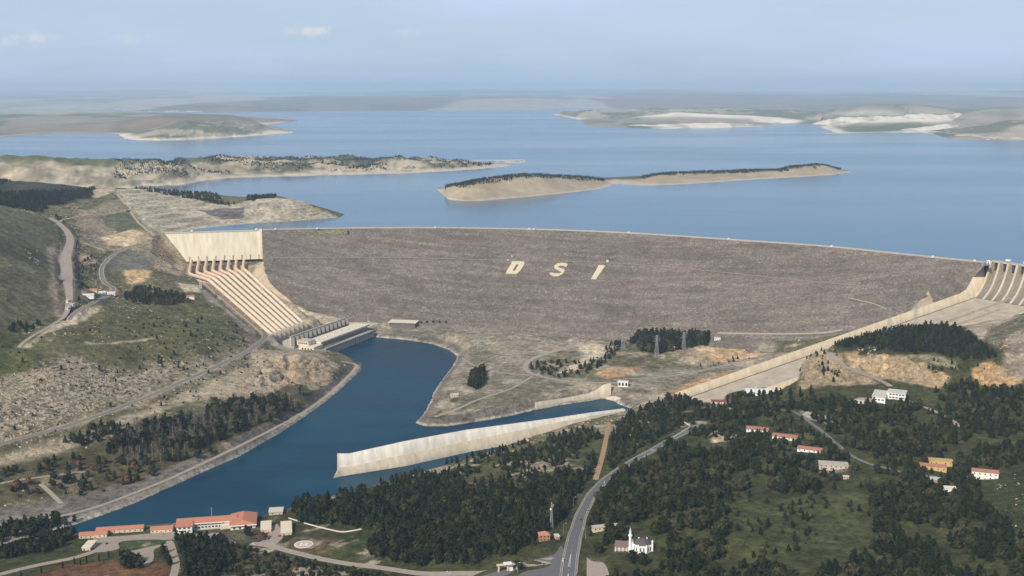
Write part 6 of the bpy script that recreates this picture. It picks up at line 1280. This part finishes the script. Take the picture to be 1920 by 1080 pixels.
# woods on the island and the peninsula: dark dots seen as one mass
def shore_wood(name, Vg, lab, f, n, hgt, seed):
    r = np.random.default_rng(seed); it = []; R_, C_ = Vg.shape[:2]
    for _ in range(n):
        a, b_ = r.uniform(.1, .78), r.uniform(.02, .98); i, j = int(a*(R_-2)), int(b_*(C_-2)); p = Vg[i, j]+(Vg[i+1, j+1]-Vg[i, j])*r.random(3)
        if p[2] > LAKE+6 and f(a, b_, p): it.append(('pine', int(r.integers(4)), p[0], p[1], p[2], r.uniform(*hgt), r.uniform(0, 6)))
    merged(name, it, 'pine', 26, lab, 'wood')
def fpen(a, b_, p):
    px, _ = proj(p); n_ = fbm(np.array([p[0]]), np.array([p[1]]), 150, 4, 15)[0]
    return px > 215 and a > .14 and (n_ > .02 or (px > 860 and a > .3) or (px < 345 and px > 225 and .3 < a < .6) or (a > .56 and n_ > -.2)) 
shore_wood('peninsula_wood', PEN_V, 'dark scrub wood dotted over the white banked peninsula', fpen, 12000, (5,9), 5)
def fisl(a, b_, p):
    px, _ = proj(p); n_ = fbm(np.array([p[0]]), np.array([p[1]]), 90, 3, 18)[0]
    return a > .47+n_*.1 or (1130 < px < 1210 and a > .3 and n_ > -.1) or (px < 960 and a > .42 and n_ > -.2) or (1460 < px < 1530 and a > .3 and n_ > -.1)
shore_wood('island_wood', ISL_V, 'dark pine wood along the crest of the long sandy island', fisl, 6500, (5,8.5), 6)
# ------------------------------------------------------------------ limestone outcrops and rubble
r = np.random.default_rng(99)
def hz_attr(x, y, A):
    i = np.clip(np.searchsorted(xs, x)-1, 0, len(xs)-2); j = np.clip(np.searchsorted(ys, y)-1, 0, len(ys)-2); return A[j, i]
X = r.uniform(-1500, 1300, 260000); Y = r.uniform(950, 3000, 260000); Zr = hz(X, Y); al = hz_attr(X, Y, C4[..., 3]); cl = hz_attr(X, Y, C4[..., :3].sum(-1))
pxr, pyr = proj(np.c_[X, Y, Zr]); lump = fbm(X, Y, 26, 3, 131)+.5*fbm(X, Y, 8, 2, 132)
ok = (pxr > -60) & (pxr < 1980) & (pyr < 1100) & (Zr > 3) & (r.random(len(X)) < (al-.24)*2.2*(lump > -.05)) & (sdist(FOOT[::6], X, Y) < 0)
u_, w_ = spuw(X, Y); ok &= ~((u_ > -.05) & (u_ < 1.05) & (w_ > -20) & (w_ < cw(u_)+12)); ok &= ~((np.abs(GX[0, 0]) < 0))
ok &= sdist(LK, X, Y) < 0
ok[ok] = clear(X[ok], Y[ok], 1.0)
ii = np.flatnonzero(ok)[:15000]
B8 = np.array([(-.5,-.5,-.4),(.5,-.45,-.4),(.45,.5,-.4),(-.5,.45,-.4),(-.3,-.3,.35),(.28,-.35,.45),(.32,.28,.3),(-.25,.33,.42)]); BF = np.array([(4,5,6,7),(0,1,5,4),(1,2,6,5),(2,3,7,6),(3,0,4,7)])
Vs, Cs, Fs = [], [], []
for n_, i in enumerate(ii):
    s_ = .7+2.6*r.random()**2.5; a = r.uniform(0, 6.28); q = B8*(s_*r.uniform(.7, 1.6, 3))*[1,1,.7]+r.normal(0, .1, (8, 3))*s_; ca, sa = math.cos(a), math.sin(a)
    Vs.append(np.stack([q[:, 0]*ca-q[:, 1]*sa+X[i], q[:, 0]*sa+q[:, 1]*ca+Y[i], q[:, 2]+Zr[i]], 1)); k = .75+.5*r.random(); t_ = r.random(); Cs.append(np.tile(np.array([.40+.04*t_, .335-.03*t_, .25-.06*t_])*k, (8, 1))); Fs.append(BF+8*n_)
o = mk('rubble', np.vstack(Vs), np.vstack(Fs).astype(np.int32), mat('limestone', (0,0,0), .95, .2, .4, attr=True), col=np.c_[np.vstack(Cs), np.ones(8*len(ii))]); T(o, 'pale limestone rubble and outcrops scattered over the stony slopes', 'rubble', kind='stuff')
print('ROCKS', len(ii))
